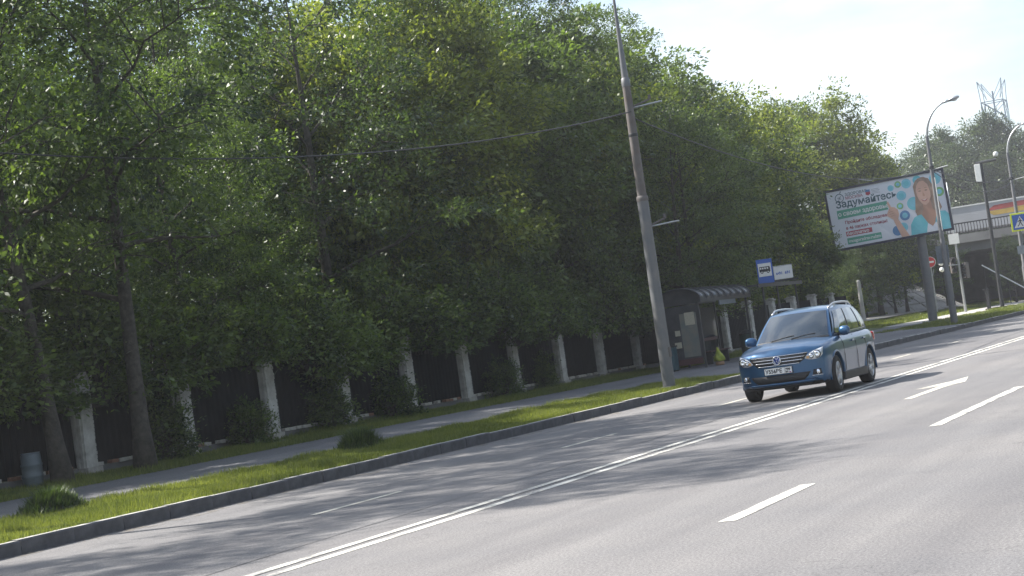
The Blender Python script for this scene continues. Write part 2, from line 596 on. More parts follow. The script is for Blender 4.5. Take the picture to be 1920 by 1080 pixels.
# kerb: bed and single stones
bed = strip('kerb', 'curb', [(-14.605, -0.05), (-14.605, 0.115), (-14.74, 0.115)], -10, 180, 2)
stone = MB()
stone.add([(0, 0.004, -0.05), (0, 0.996, -0.05), (0.0, 0.996, 0.158), (0.0, 0.004, 0.158), (-0.018, 0.996, 0.178), (-0.018, 0.004, 0.178),
           (-0.15, 0.996, 0.178), (-0.15, 0.004, 0.178), (-0.15, 0.996, 0.0), (-0.15, 0.004, 0.0)],
          [(0, 1, 2, 3), (3, 2, 4, 5), (5, 4, 6, 7), (7, 6, 8, 9), (0, 3, 5, 7, 9), (1, 8, 6, 4, 2)])
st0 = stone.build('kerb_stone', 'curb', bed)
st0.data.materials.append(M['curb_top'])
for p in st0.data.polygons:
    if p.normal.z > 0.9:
        p.material_index = 1  # upward faces take the pale tone, their light put into the colour
for i in range(100):
    o = st0 if i == 0 else st0.copy()
    if i:
        COL.objects.link(o)
    o.location = (-14.59 + random.uniform(-0.012, 0.012), 8 + i * 1.0, random.uniform(-0.012, 0.01))
    o.rotation_euler = (random.uniform(-0.004, 0.004), random.uniform(-0.01, 0.01), random.uniform(-0.006, 0.006))
o = MB().box((9.07, 190, 0.06), (0.15, 460, 0.16)).build('kerb_far_side', 'curb_top')
struct(o)

strip('verge', 'soil', [(-14.73, 0.145), (-15.6, 0.155), (-16.6, 0.172), (-17.55, 0.19)], -10, 46.5, 60, 0.012)
strip('pavement', 'walk', [(-17.5, 0.2), (-19.4, 0.225), (-21.35, 0.25)], -10, 92, 6)
strip('back_verge', 'soil', [(-21.3, 0.245), (-22.2, 0.30), (-23.3, 0.345)], -10, 92, 90, 0.015)
strip('wood_floor', 'floor_wood', [(-23.25, 0.34), (-30, 0.5), (-45, 0.9), (-90, 1.6)], -30, 100, 6)
# bus platform: asphalt pad between kerb and pavement
strip('bus_platform', 'walk', [(-14.735, 0.148), (-16, 0.165), (-17.52, 0.204)], 46.5, 79, 3)
# far end past the platform
strip('verge_far', 'soil', [(-14.73, 0.135), (-16.5, 0.15), (-19.3, 0.19)], 79, 300, 40, 0.01)
strip('lawn_beside_platform', 'soil', [(-17.52, 0.215), (-19.28, 0.232)], 92, 300, 30, 0.01)
strip('footpath', 'path', [(-19.2, 0.22), (-22.2, 0.26)], 92, 300, 4)
strip('lawn', 'soil', [(-22.1, 0.262), (-27.0, 0.42), (-36, 0.9)], 92, 300, 40, 0.02)
strip('side_path', 'path', [(-27.2, 0.55), (-29.6, 0.66)], 104, 300, 4)
strip('wood_floor_far', 'floor_wood', [(-35.5, 0.88), (-60, 1.6), (-140, 2.5)], 100, 400, 4)

# ------------------------------------------------------------------ road markings
def marking(name, quad, m, z=0.004, label=None):
    b = MB()
    b.add([(x, y, z) for x, y in quad], [tuple(range(len(quad)))])
    o = b.build(name, m)
    return struct(o)


def long_line(name, x, w, y0, y1, m, step=2.0, z=0.004):
    b = MB()
    pts = []
    n = max(1, int((y1 - y0) / step))
    for i in range(n + 1):
        y = y0 + (y1 - y0) * i / n
        j = random.uniform(-0.006, 0.006)
        pts.append([(x - w / 2 + j, y, z), (x + w / 2 + j + random.uniform(-0.006, 0.006), y, z)])
    return struct(b.grid(pts).build(name, m))


long_line('centre_line', -8.66, 0.13, 4, 220, 'paint')
long_line('centre_line', -8.38, 0.13, 4, 220, 'paint')
long_line('old_centre_line', -8.585, 0.025, 4, 220, 'sealant')
for k in range(-1, 12):
    y0 = 13.6 + k * 7.95
    long_line('lane_dash', -4.66, 0.15, y0, y0 + (2.35 if k == 0 else (6.25 if k == 1 else 3.0)), 'paint', 0.5)
for k in range(-1, 12):
    y0 = 18.2 + k * 7.5
    long_line('lane_dash', -11.28, 0.11, y0, y0 + 2.2, 'paint_old', 0.5)
# worn turn arrow
marking('lane_arrow', [(-6.48, 28.0), (-6.33, 27.95), (-6.30, 30.3), (-6.14, 31.35), (-6.40, 33.0), (-6.52, 31.9), (-6.86, 30.6), (-6.72, 30.55), (-6.47, 30.75)], 'paint_old')
# sealed joints in the asphalt
for (x0, y0, x1, y1) in ((-9.30, 12, -9.95, 38), (-9.9, 40, -8.7, 58), (-8.3, 48, -4.2, 47), (-3.2, 18, 0.2, 19.5)):
    b = MB()
    pts = []
    n = 26
    for i in range(n + 1):
        t = i / n
        x = x0 + (x1 - x0) * t + random.uniform(-0.035, 0.035)
        y = y0 + (y1 - y0) * t + random.uniform(-0.035, 0.035)
        w = random.uniform(0.005, 0.012)
        if abs(x1 - x0) > abs(y1 - y0):
            pts.append([(x, y - w, 0.003), (x, y + w, 0.003)])
        else:
            pts.append([(x - w, y, 0.003), (x + w, y, 0.003)])
    struct(b.grid(pts).build('road_joint', 'sealant'))


# sand and grit lying in the gutter along the kerb
gm, gnt, gb, gout = new_mat('gutter_grit')
gb.inputs['Base Color'].default_value = (0.25, 0.22, 0.18, 1)
gb.inputs['Roughness'].default_value = 0.95
_tc = gnt.nodes.new('ShaderNodeTexCoord')
_n = gnt.nodes.new('ShaderNodeTexNoise')
_n.inputs['Scale'].default_value = 2.6
_n.inputs['Detail'].default_value = 9
_n.inputs['Roughness'].default_value = 0.75
_r = gnt.nodes.new('ShaderNodeValToRGB')
_r.color_ramp.elements[0].position = 0.50
_r.color_ramp.elements[1].position = 0.62
_t = gnt.nodes.new('ShaderNodeBsdfTransparent')
_m = gnt.nodes.new('ShaderNodeMixShader')
gnt.links.new(_tc.outputs['Object'], _n.inputs['Vector'])
gnt.links.new(_n.outputs['Fac'], _r.inputs['Fac'])
gnt.links.new(_r.outputs['Color'], _m.inputs['Fac'])
gnt.links.new(_t.outputs['BSDF'], _m.inputs[1])
gnt.links.new(gb.outputs['BSDF'], _m.inputs[2])
gnt.links.new(_m.outputs['Shader'], gout.inputs['Surface'])
gr_ = MB()
rows_ = []
for k in range(120):
    yy = 8 + k * 0.75
    rows_.append([(-14.585, yy, 0.005), (-14.25 + 0.14 * math.sin(k * 0.9) + random.uniform(-0.05, 0.05), yy, 0.005)])
struct(gr_.grid(rows_).build('gutter_grit', gm))

# ------------------------------------------------------------------ grass
def grass(name, x0, x1, zf, y0, y1, n, hmin, hmax, wid, label):
    x = rng.uniform(x0, x1, n)
    y = rng.uniform(y0, y1, n)
    # tufts: pull some blades together
    cx = rng.uniform(x0, x1, n // 60 + 1)
    cy = rng.uniform(y0, y1, n // 60 + 1)
    idx = rng.integers(0, len(cx), n)
    pull = rng.random(n) < 0.45
    x = np.where(pull, np.clip(cx[idx] + rng.normal(0, 0.09, n), x0, x1), x)
    y = np.where(pull, cy[idx] + rng.normal(0, 0.10, n), y)
    z = zf(x)
    h = rng.uniform(hmin, hmax, n) * np.where(pull, 1.35, 1.0)
    patch = 0.75 + 0.5 * np.sin(x * 2.3 + 1.7 * np.sin(y * 0.9)) * np.sin(y * 1.3)
    h = h * np.clip(patch, 0.45, 1.3)
    a = rng.uniform(0, 2 * np.pi, n)
    lean = rng.uniform(0.1, 0.7, n) * h
    la = rng.uniform(0, 2 * np.pi, n)
    w = rng.uniform(0.6, 1.3, n) * wid
    V = np.zeros((n, 3, 3))
    V[:, 0] = np.stack([x - np.cos(a) * w, y - np.sin(a) * w, z - 0.01], -1)
    V[:, 1] = np.stack([x + np.cos(a) * w, y + np.sin(a) * w, z - 0.01], -1)
    V[:, 2] = np.stack([x + np.cos(la) * lean, y + np.sin(la) * lean, z + h], -1)
    t = np.clip(rng.normal(0.48, 0.24, n) + 0.22 * np.sin(y * 0.7 + 1.3 * np.sin(x * 2.1)) * np.sin(x * 1.7 + y * 0.35), 0, 1)
    me = np_mesh(name, V.reshape(-1, 3), np.arange(3 * n).reshape(-1, 3), np.repeat(t, 3))
    o = place(name, me, 'grass')
    o['kind'] = 'stuff'
    tag(o, label, 'grass')
    return o


grass('grass', -17.6, -14.70, lambda x: 0.145 + (-14.75 - x) * 0.016, 13, 46.6, 210000, 0.04, 0.11, 0.0065, 'bright green grass on the verge between kerb and pavement')
grass('grass', -23.1, -21.25, lambda x: 0.25 + (-21.3 - x) * 0.05, 20, 75, 110000, 0.04, 0.12, 0.008, 'shaded grass strip between pavement and pillared fence')
grass('grass', -19.3, -14.78, lambda x: 0.13 + (-14.75 - x) * 0.014, 79, 140, 60000, 0.05, 0.12, 0.02, 'grass round the foot of the billboard post')
grass('grass', -27.2, -22.2, lambda x: 0.262 + (-22.1 - x) * 0.034, 93, 170, 60000, 0.06, 0.14, 0.025, 'sunlit lawn beyond the pale footpath')
grass('grass', -36, -29.6, lambda x: 0.7 + (-29.6 - x) * 0.04, 104, 180, 40000, 0.06, 0.2, 0.03, 'rough grass below the trees by the bridge')


# ------------------------------------------------------------------ trees
def leaf_cloud(C, N_out, per, sig, smin, smax, aspect=0.5, droop=0.35, shell=0.0):
    """C: clump centres (n,3); N_out: outward dirs; returns V,F,tint for kite leaves.
    shell > 0 puts the leaves of a clump on its upper and outer skin, as on a real spray of leaves"""
    n = len(C) * per
    base = np.repeat(C, per, 0)
    od = np.repeat(N_out, per, 0)
    u = rng.normal(0, 1, (n, 3))
    u /= np.linalg.norm(u, axis=1, keepdims=True) + 1e-9
    u = u + od * 0.35 * shell
    u[:, 2] += 0.25 * shell
    rad = np.where(rng.random(n) < 0.72, rng.uniform(0.75, 1.08, n), rng.uniform(0.1, 0.9, n)) if shell else np.abs(rng.normal(0, 1, n)) + 0.2
    size = np.repeat(rng.uniform(0.65, 1.35, len(C)), per)
    off = u * (rad * size)[:, None] * sig * (1.75 if shell else 1.25)
    off[:, 2] *= 0.62
    P = base + off
    ax = od * 0.5 + u * 0.55 + rng.normal(0, 0.6, (n, 3))
    ax[:, 2] -= droop
    ax /= np.linalg.norm(ax, axis=1, keepdims=True) + 1e-9
    nrm = rng.normal(0, 0.5, (n, 3)) + np.array([0, 0, 0.75]) + od * 0.25 + u * 0.5
    sd = np.cross(ax, nrm)
    sd /= np.linalg.norm(sd, axis=1, keepdims=True) + 1e-9
    L = (rng.uniform(smin, smax, n) * np.where(rng.random(n) < 0.12, 1.35, 1.0))[:, None]
    W = L * aspect * rng.uniform(0.7, 1.3, (n, 1)) * 0.5
    up = np.cross(sd, ax)
    V = np.zeros((n, 4, 3))
    V[:, 0] = P
    V[:, 1] = P + ax * L * 0.45 + sd * W + up * W * 0.25
    V[:, 2] = P + ax * L
    V[:, 3] = P + ax * L * 0.45 - sd * W + up * W * 0.25
    tc = np.repeat(rng.normal(0.34, 0.20, len(C)), per)
    t = np.clip(tc + rng.normal(0, 0.15, n), 0, 1)
    return V.reshape(-1, 3), np.arange(4 * n).reshape(-1, 4), np.repeat(t, 4)


def tree_variant(seed, H, Rr, low, r0, nlimb=20, per=64, sig=0.25, smin=0.085, smax=0.165, lean=0.0, droop=0.35, upright=0.0, aspect=0.5, keep=0.8, env=300, lob=1.0, core=0.80):
    rr = random.Random(seed)
    b = MB()
    path, rad = [], []
    wx, wy = rr.uniform(-0.4, 0.4), rr.uniform(-0.4, 0.4)
    n = 12
    for i in range(n + 1):
        t = i / n
        z = t * H * 0.9 - 0.15
        path.append(Vector((math.sin(t * 3 + seed) * 0.25 * t + wx * t * t * 2 + lean * t, math.cos(t * 2.3 + seed) * 0.22 * t + wy * t * t * 2, z)))
        flare = 1 + 0.55 * math.exp(-t * 22)
        rad.append(max(0.025, r0 * flare * (1 - t) ** 0.8))
    b.tube(path, rad, 12, True)
    C, O = [], []

    def at(t):
        x = t * n
        i = min(int(x), n - 1)
        return path[i].lerp(path[i + 1], x - i), rad[i] + (rad[i + 1] - rad[i]) * (x - i)
    gold = rr.uniform(0, 6.28)
    for k in range(nlimb):
        q = (k + rr.uniform(-0.3, 0.3)) / nlimb
        q = min(max(q, 0), 1)
        t = (low / H + (0.97 - low / H) * q) / 0.9 * 0.93
        t = min(t, 0.99)
        p0, r_ = at(t)
        gold += 2.4 + rr.uniform(-0.4, 0.4)
        prof = (0.72 + 0.55 * math.sin(math.pi * min(1, q * 1.05 + 0.10))) * (1.0 - 0.55 * q * q)
        Ln = Rr * prof * rr.uniform(0.72, 1.15)
        el = R(rr.uniform(5, 25) + 42 * q + upright)
        d = Vector((math.cos(gold) * math.cos(el), math.sin(gold) * math.cos(el), math.sin(el)))
        pts, rs = [], []
        for i in range(7):
            s = i / 6
            p = p0 + d * (Ln * s) + Vector((rr.uniform(-1, 1), rr.uniform(-1, 1), rr.uniform(-1, 1))) * 0.07 * Ln * s
            p.z -= (0.20 - 0.004 * upright) * Ln * s * s * (1.25 - q)
            pts.append(p)
            rs.append(max(0.012, min(r_ * 0.5, 0.07) * (1 - s) ** 0.8))
        b.tube(pts, rs, 6, False)
        nsub = max(4, int(Ln * 2.0))
        for j in range(nsub):
            s = 0.28 + 0.72 * (j + rr.random() * 0.8) / nsub
            s = min(s, 1.0)
            i = min(int(s * 6), 5)
            sp = pts[i].lerp(pts[i + 1], s * 6 - i)
            a2 = gold + rr.choice((-1, 1)) * rr.uniform(0.5, 1.5)
            e2 = rr.uniform(-0.35, 0.85) + 0.012 * upright
            d2 = Vector((math.cos(a2) * math.cos(e2), math.sin(a2) * math.cos(e2), math.sin(e2)))
            l2 = Ln * rr.uniform(0.22, 0.42) + 0.25
            q2 = [sp, sp + d2 * l2 * 0.55 + Vector((0, 0, 0.05)), sp + d2 * l2 - Vector((0, 0, 0.12 * l2))]
            b.tube(q2, [0.022, 0.013, 0.006], 4, False)
            m_ = max(1, int(l2 / 0.5))
            for c in range(m_):
                if rr.random() > keep:
                    continue
                w = (c + 0.6) / m_
                cp = q2[0].lerp(q2[1], w * 2) if w < 0.5 else q2[1].lerp(q2[2], w * 2 - 1)
                cp = cp + Vector((rr.gauss(0, 0.13), rr.gauss(0, 0.13), rr.gauss(0, 0.10)))
                C.append(tuple(cp))
                od = (cp - Vector((path[6].x, path[6].y, cp.z - 0.6)))
                od = od.normalized()
                O.append(tuple(od))
    # outer sprays on a lobed envelope, in groups with gaps between them
    zc, hz_ = (low + H) / 2, (H - low) / 2
    lobes = [(Vector((rr.gauss(0, 1), rr.gauss(0, 1), rr.gauss(0, 0.8))).normalized(), rr.uniform(0.12, 0.34) * lob) for _ in range(12)]
    for k in range(env):
        u = Vector((rr.gauss(0, 1), rr.gauss(0, 1), rr.gauss(0, 1))).normalized()
        m_ = min(1.22, core + sum(a * math.exp(-(1 - u.dot(d_)) * 9.0) for d_, a in lobes))
        if sum(a * math.exp(-(1 - u.dot(d_)) * 5.0) for d_, a in lobes) < 0.05 and rr.random() < 0.6:
            continue
        m_ *= rr.uniform(0.74, 1.02)
        taper = 1.0 - 0.25 * max(0.0, u.z) ** 2
        ax_, _ = at(min(0.95, max(0.05, (zc + u.z * hz_ * m_) / H / 0.9)))
        p = Vector((ax_.x * 0.8 + u.x * Rr * m_ * taper, ax_.y * 0.8 + u.y * Rr * m_ * taper, zc + u.z * hz_ * m_))
        C.append(tuple(p))
        O.append(tuple(u))
    V, F, T = leaf_cloud(np.array(C), np.array(O), per, sig, smin, smax, aspect, droop, 1.0)
    wood = bpy.data.meshes.new('trunk')
    wood.from_pydata(b.v, [], b.f)
    wood.polygons.foreach_set('use_smooth', [True] * len(wood.polygons))
    wood.materials.append(M['bark'])
    return wood, np_mesh('crown', V, F, T), len(F)


VAR = []
for (sd, H, Rr, low, r0, mt, kw) in (
        (1, 13.5, 3.6, 1.9, 0.20, 'leafA', {}),
        (2, 12.5, 3.3, 2.2, 0.17, 'leafB', {}),
        (3, 14.5, 3.8, 2.4, 0.22, 'leafA', {'env': 360}),
        (4, 11.5, 3.2, 1.6, 0.16, 'leafB', {'smin': 0.10, 'smax': 0.19}),
        (5, 13.0, 3.5, 2.0, 0.19, 'leafD', {}),
        (6, 16.5, 4.2, 3.0, 0.24, 'leafA', {'nlimb': 24, 'env': 420})):
    w_, c_, n_ = tree_variant(sd, H, Rr, low, r0, **kw)
    c_.materials.append(M[mt])
    VAR.append((w_, c_, H))
    print('LEAVES', n_)
FARV = []
for (sd, H, Rr, low, r0, mt, kw) in (
        (51, 13.5, 3.7, 2.0, 0.19, 'leafA', {}),
        (52, 14.5, 4.0, 2.6, 0.21, 'leafB', {}),
        (53, 12.5, 3.5, 2.0, 0.18, 'leafD', {}),
        (54, 15.0, 3.9, 2.4, 0.21, 'leafD', {})):
    w_, c_, n_ = tree_variant(sd, H, Rr, low, r0, nlimb=12, per=110, sig=0.42, smin=0.13, smax=0.25, env=230, lob=2.0, core=0.58, **kw)
    c_.materials.append(M[mt])
    FARV.append((w_, c_, H))
POP = tree_variant(21, 20.0, 4.6, 3.5, 0.3, nlimb=30, per=46, sig=0.46, smin=0.22, smax=0.42, env=420, keep=1.0, upright=22, droop=0.5, aspect=0.34)
POP[1].materials.append(M['leafC'])


def tree(v, loc, rotz, sc, label, group, name='leafy_tree'):
    t = empty(name, loc, label, 'tree', group, rotz)
    t.scale = (sc, sc, sc) if not hasattr(sc, '__len__') else sc
    place('trunk', v[0], None, t)
    place('crown', v[1], None, t)
    return t


FR = 'trees of the row behind the fence'
fl = 'broadleaf tree of the dense row just behind the pillared fence'
front = []
y = 9.0
i = 0
while y < 92:
    v = FARV[i % 4] if y > 46 else VAR[(0, 2, 5, 2, 0)[i % 5]]
    s = random.uniform(0.92, 1.08) * (0.62 if y < 44 else 0.97)
    if 62 < y < 75:
        s *= 0.92
    tree(v, ((-25.9 if y < 74 else -27.3) + random.uniform(-0.7, 0.7), y, 0.35), random.uniform(0, 6.28), s, fl, FR)
    y += random.uniform(3.6, 4.6)
    i += 1
bl = 'taller tree standing deeper in the wood behind the fence row'
y = 8
while y < 98:
    v = FARV[random.randrange(4)] if y > 50 else VAR[random.choice((0, 2, 5, 1))]
    tree(v, (-31.5 + random.uniform(-1.2, 1.2), y, 0.55), random.uniform(0, 6.28), random.uniform(0.95, 1.06) * (0.84 if y < 46 else 1.05), bl, 'trees deeper in the wood')
    y += random.uniform(4.6, 5.8) if y < 44 else random.uniform(4.4, 5.6)
cl = 'broadleaf tree closing the back of the wood'
y = 22
while y < 104:
    v = VAR[random.choice((3, 1, 0))]
    tree(v, (-37.5 + random.uniform(-1.5, 1.5), y, 0.75), random.uniform(0, 6.28), ((1.3, 1.3, random.uniform(1.26, 1.36)) if y < 66 else (1.05, 1.05, random.uniform(0.95, 1.1))), cl, 'trees at the back of the wood')
    y += random.uniform(4.8, 6.2)
# far group running up to the billboard and the bridge
for (x, yy, vi, s) in ((-36.5, 98, 0, 0.85), (-39, 104, 1, 0.9), (-24.3, 86.8, 1, 0.46), (-36, 129, 1, 1.2), (-32.8, 124.6, 3, 1.12), (-29.6, 125.4, 2, 1.08), (-41, 128, 0, 1.25), (-42, 110, 3, 1.1)):
    tree(FARV[vi % 4], (x, yy, 0.45), random.uniform(0, 6.28), s, 'bright green tree of the clump behind the billboard', 'trees behind the billboard')
for (x, yy, vi, s) in ((-29.6, 121, 3, 0.55), (-27.9, 126.0, 1, 0.62), (-25.4, 127.6, 3, 0.50), (-31.2, 117, 1, 0.58), (-28.6, 125.5, 3, 0.52), (-31.8, 124, 4, 0.60), (-33, 113, 3, 0.6)):
    tree(VAR[vi], (x, yy, 0.75), random.uniform(0, 6.28), s, 'small low tree with several thin trunks below the billboard', 'low trees below the billboard')
tree(VAR[1], (-21.2, 130.5, 0.3), 1.0, 0.40, 'small tree standing alone in front of the bridge opening', None)
PT = (POP[0], POP[1])
for (x, yy, s) in ((-52, 222, 1.05), (-46.5, 226, 1.02), (-41.5, 218, 1.08), (-36.5, 224, 1.16), (-32, 232, 1.05), (-27, 226, 1.05), (-57, 230, 0.95), (-49, 214, 0.9), (-38.5, 212, 0.95), (-34, 216, 0.9), (-29, 214, 0.86)):
    tree(PT, (x, yy, 0.5), random.uniform(0, 6.28), s, 'grey green poplar rising behind the bridge', 'poplars behind the bridge', 'poplar_tree')

# tall high-crowned trees on the near stretch (their shade lies over the near lanes)
TALL = tree_variant(41, 19.0, 3.3, 13.6, 0.26, nlimb=14, env=200)
TALL[1].materials.append(M['leafA'])
for (x, yy, s_) in ((-24.8, 12.4, 0.76), (-23.9, 17.6, 0.88), (-24.6, 22.6, 0.80), (-26.8, 30.0, 0.80), (-26.6, 53.0, 0.76), (-26.3, 60.5, 0.78), (-27.0, 70.5, 0.80)):
    tree(TALL, (x, yy, 0.4), random.uniform(0, 6.28), s_, 'very tall high crowned tree rising above the fence row', 'tall trees above the fence row')
for k in range(28):
    tree(FARV[k % 4], (13.0 + random.uniform(-0.6, 0.6), 14 + k * 6.0, 0.15), random.uniform(0, 6.28), random.uniform(0.9, 1.05), 'roadside tree on the far side, across the road from the fence', 'trees across the road')
for (x, yy) in ((-22.2, 63.6), (-22.4, 65.6)):
    tree(VAR[1], (x, yy, 0.3), random.uniform(0, 6.28), 0.82, 'slim dark trunked tree just behind the bus shelter', 'trees behind the bus shelter')

# two trunks in front of the fence
fr1 = tree_variant(31, 12.5, 3.2, 3.6, 0.165, nlimb=16, env=200)
fr1[1].materials.append(M['leafA'])
fr2 = tree_variant(33, 13.5, 3.4, 3.8, 0.175, nlimb=16, env=200)
fr2[1].materials.append(M['leafB'])
t1 = tree(fr1, (-22.35, 27.45, 0.30), 0.4, 1.0, 'tree with leaning bare trunk in front of the fence, beside the pale barrel', None)
t1.rotation_euler = (0, R(-4), 0.4)
tree(fr2, (-22.1, 29.7, 0.30), 2.0, 1.0, 'tree with straight furrowed trunk standing on the grass before the fence', None)


# low foliage hanging over the fence and shrubs at its foot
def shrub_variant(seed, Rx, Rz, ncl, per, smin, smax, m, stem=True):
    rr = random.Random(seed)
    C, O = [], []
    b = MB()
    for k in range(ncl):
        a = rr.uniform(0, 6.28)
        e = math.asin(rr.uniform(-0.1, 1))
        rad = rr.uniform(0.55, 1.0) * (1 + 0.18 * math.sin(3 * a + seed) + 0.12 * math.sin(5 * e + 2 * a))
        p = Vector((math.cos(a) * math.cos(e) * Rx * rad, math.sin(a) * math.cos(e) * Rx * rad, (0.12 + math.sin(e) * rad) * Rz))
        C.append(tuple(p))
        O.append(tuple(Vector((p.x, p.y, p.z * 0.6)).normalized()))
        if k % 5 == 0:
            b.tube([(rr.uniform(-.1, .1), rr.uniform(-.1, .1), 0), tuple(p * 0.55 + Vector((0, 0, 0.12 * Rz))), tuple(p)], [0.02, 0.012, 0.005], 4, False)
    V, F, T = leaf_cloud(np.array(C), np.array(O), per, 0.13, smin, smax, 0.55, 0.3)
    w = bpy.data.meshes.new('stem')
    w.from_pydata(b.v, [], b.f)
    w.materials.append(M['bark'])
    c = np_mesh('foliage', V, F, T)
    c.materials.append(M[m])
    return w, c


SH = [shrub_variant(1, 0.95, 1.5, 190, 26, 0.07, 0.13, 'leafA'), shrub_variant(2, 0.75, 1.9, 190, 26, 0.07, 0.13, 'leafB'),
      shrub_variant(3, 1.6, 1.7, 300, 26, 0.12, 0.22, 'leafD')]


def shrub(v, loc, rz, sc, label, group=None, name='leafy_shrub'):
    t = empty(name, loc, label, 'shrub', group, rz)
    t.scale = sc
    place('stem', v[0], None, t)
    place('foliage', v[1], None, t)
    return t


for (x, yy, vi, sc) in ((-22.75, 31.4, 1, (0.75, 0.9, 0.75)), (-22.8, 34.6, 0, (0.6, 0.9, 0.65)), (-22.9, 38.3, 1, (0.6, 0.9, 0.62)),
                        (-22.9, 41.5, 0, (0.55, 0.9, 0.75)), (-22.85, 48.4, 0, (0.55, 0.8, 0.72)), (-22.9, 51.6, 1, (0.5, 0.55, 0.5))):
    shrub(SH[vi], (x, yy, 0.32), random.uniform(0, 6.28), sc, 'dark leafy shrub growing against the fence between pillars', 'shrubs against the fence')
# branches drooping over the fence top
yy = 24.0
k = 0
while yy < 68:
    shrub(SH[k % 2], (-23.1 + random.uniform(-0.5, 0.5), yy, 1.72 + random.uniform(-0.15, 0.45)), random.uniform(0, 6.28),
          (random.uniform(1.1, 1.7), random.uniform(1.1, 1.7), random.uniform(0.9, 1.3)), 'overhanging mass of leafy branches lying over the fence top', 'branches over the fence', 'overhanging_branches')
    yy += random.uniform(1.5, 2.3)
    k += 1
for (x, yy, sc) in ((-31.5, 121, (1.3, 1.3, 1.3)), (-33.5, 126, (1.3, 1.5, 1.4)), (-34.5, 132, (1.4, 1.4, 1.1)), (-30.2, 113, (1.1, 1.1, 1.2)), (-36, 138, (1.4, 1.4, 1.2))):
    shrub(SH[2], (x, yy, 0.7), random.uniform(0, 6.28), sc, 'yellow green sunlit bush by the pale post past the wood', 'sunlit bushes past the wood')


def weeds(name, loc, n, h, label):
    C = rng.normal(0, 1, (n, 3)) * np.array([0.16, 0.24, 0])
    a = rng.uniform(0, 6.28, n)
    ln = rng.uniform(0.35, 1.0, n) * h * np.exp(-((C[:, 0] / 0.3) ** 2 + (C[:, 1] / 0.45) ** 2) * 0.6)
    lean = rng.uniform(0.1, 0.6, n)
    V = np.zeros((n, 4, 3))
    d = np.stack([np.cos(a) * lean, np.sin(a) * lean, np.ones(n)], -1) * ln[:, None]
    sd = np.stack([-np.sin(a), np.cos(a), 0 * a], -1) * rng.uniform(0.006, 0.014, (n, 1))
    V[:, 0] = C
    V[:, 1] = C + d * 0.5 + sd
    V[:, 2] = C + d * np.array([1.25, 1.25, 0.9])
    V[:, 3] = C + d * 0.5 - sd
    me = np_mesh(name, V.reshape(-1, 3), np.arange(4 * n).reshape(-1, 4), np.repeat(np.clip(rng.normal(0.3, 0.15, n), 0, 1), 4))
    o = place(name, me, 'leafB', None, loc=loc)
    return tag(o, label, 'plant')


weeds('tall_weeds', (-17.0, 29.4, 0.17), 3200, 0.55, 'dark clump of tall weeds at the verge edge opposite a pillar')
weeds('tall_weeds', (-17.7, 21.4, 0.18), 3200, 0.48, 'low dark clump of weeds by the pavement near the leaning tree')

# ------------------------------------------------------------------ fence: pillars, sheets, plinth bricks
FX, FY0, FS, FZ = -23.22, 29.222, 3.461, 0.345
fence = empty('pillared_fence', (FX, FY0, FZ), 'long fence of whitewashed brick pillars with dark sheet panels under the trees', 'fence')
PW, PH = 0.37, 1.95


def pillar_mesh():
    b = MB()
    nc = 25
    for i in range(nc):
        z0 = 0.02 + i * PH / nc
        j = random.uniform(-0.006, 0.006)
        e = random.uniform(-0.007, 0.007)
        h = PH / nc - 0.010
        b.box((0.0 + j, 0.0 + e, z0 + h / 2), (PW + j, PW + e, h))
    b.box((0, 0, PH / 2), (PW - 0.022, PW - 0.022, PH))
    # raised vertical ribs on the two end faces
    for s in (-1, 1):
        for xx in (-0.11, 0.0, 0.11):
            b.box((xx, s * (PW / 2 + 0.012), PH / 2 + 0.02), (0.055, 0.03, PH - 0.2))
    return b


pm = [pillar_mesh(), pillar_mesh(), pillar_mesh()]
pobj = [p.build('pillar', 'pillar') for p in pm]
pmesh = [o.data for o in pobj]
for o in pobj:
    bpy.data.objects.remove(o)
capm = MB().box((0, 0, PH + 0.045), (PW + 0.09, PW + 0.09, 0.06)).box((0, 0, PH + 0.10), (PW - 0.05, PW - 0.05, 0.06))
co = capm.build('pillar_cap', 'pillar_cap')
cap_me = co.data
bpy.data.objects.remove(co)
fo = MB().box((0, 0, 0.07), (PW + 0.12, PW + 0.12, 0.20)).build('pillar_foot', 'pillar_cap', bevel=0)
foot_me = fo.data
bpy.data.objects.remove(fo)
# corrugated sheet
b = MB()
pts = []
nw = 60
for i in range(nw + 1):
    yy = PW / 2 + 0.002 + (FS - PW - 0.004) * i / nw
    off = 0.018 * (1 if (i // 2) % 2 else -1)
    pts.append([(off, yy, 0.16), (off, yy, 1.80)])
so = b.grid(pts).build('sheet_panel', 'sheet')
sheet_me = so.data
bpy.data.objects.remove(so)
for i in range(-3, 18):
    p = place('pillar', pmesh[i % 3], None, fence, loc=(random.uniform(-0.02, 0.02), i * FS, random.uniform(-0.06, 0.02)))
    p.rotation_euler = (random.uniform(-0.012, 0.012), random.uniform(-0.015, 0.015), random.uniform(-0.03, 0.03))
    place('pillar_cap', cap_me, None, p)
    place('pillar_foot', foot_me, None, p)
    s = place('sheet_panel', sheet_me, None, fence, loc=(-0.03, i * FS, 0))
pl = MB().box((-0.03, 7.5 * FS, 0.06), (0.16, 21.2 * FS, 0.16)).build('plinth', 'concrete_dk', fence)
br = MB().box((0, 0, 0), (0.12, 0.235, 0.07)).build('brick', 'brickA', pl)
bm2 = br.data.copy()
bm2.materials.clear()
bm2.materials.append(M['brickB'])
first = True
yb = -7.0
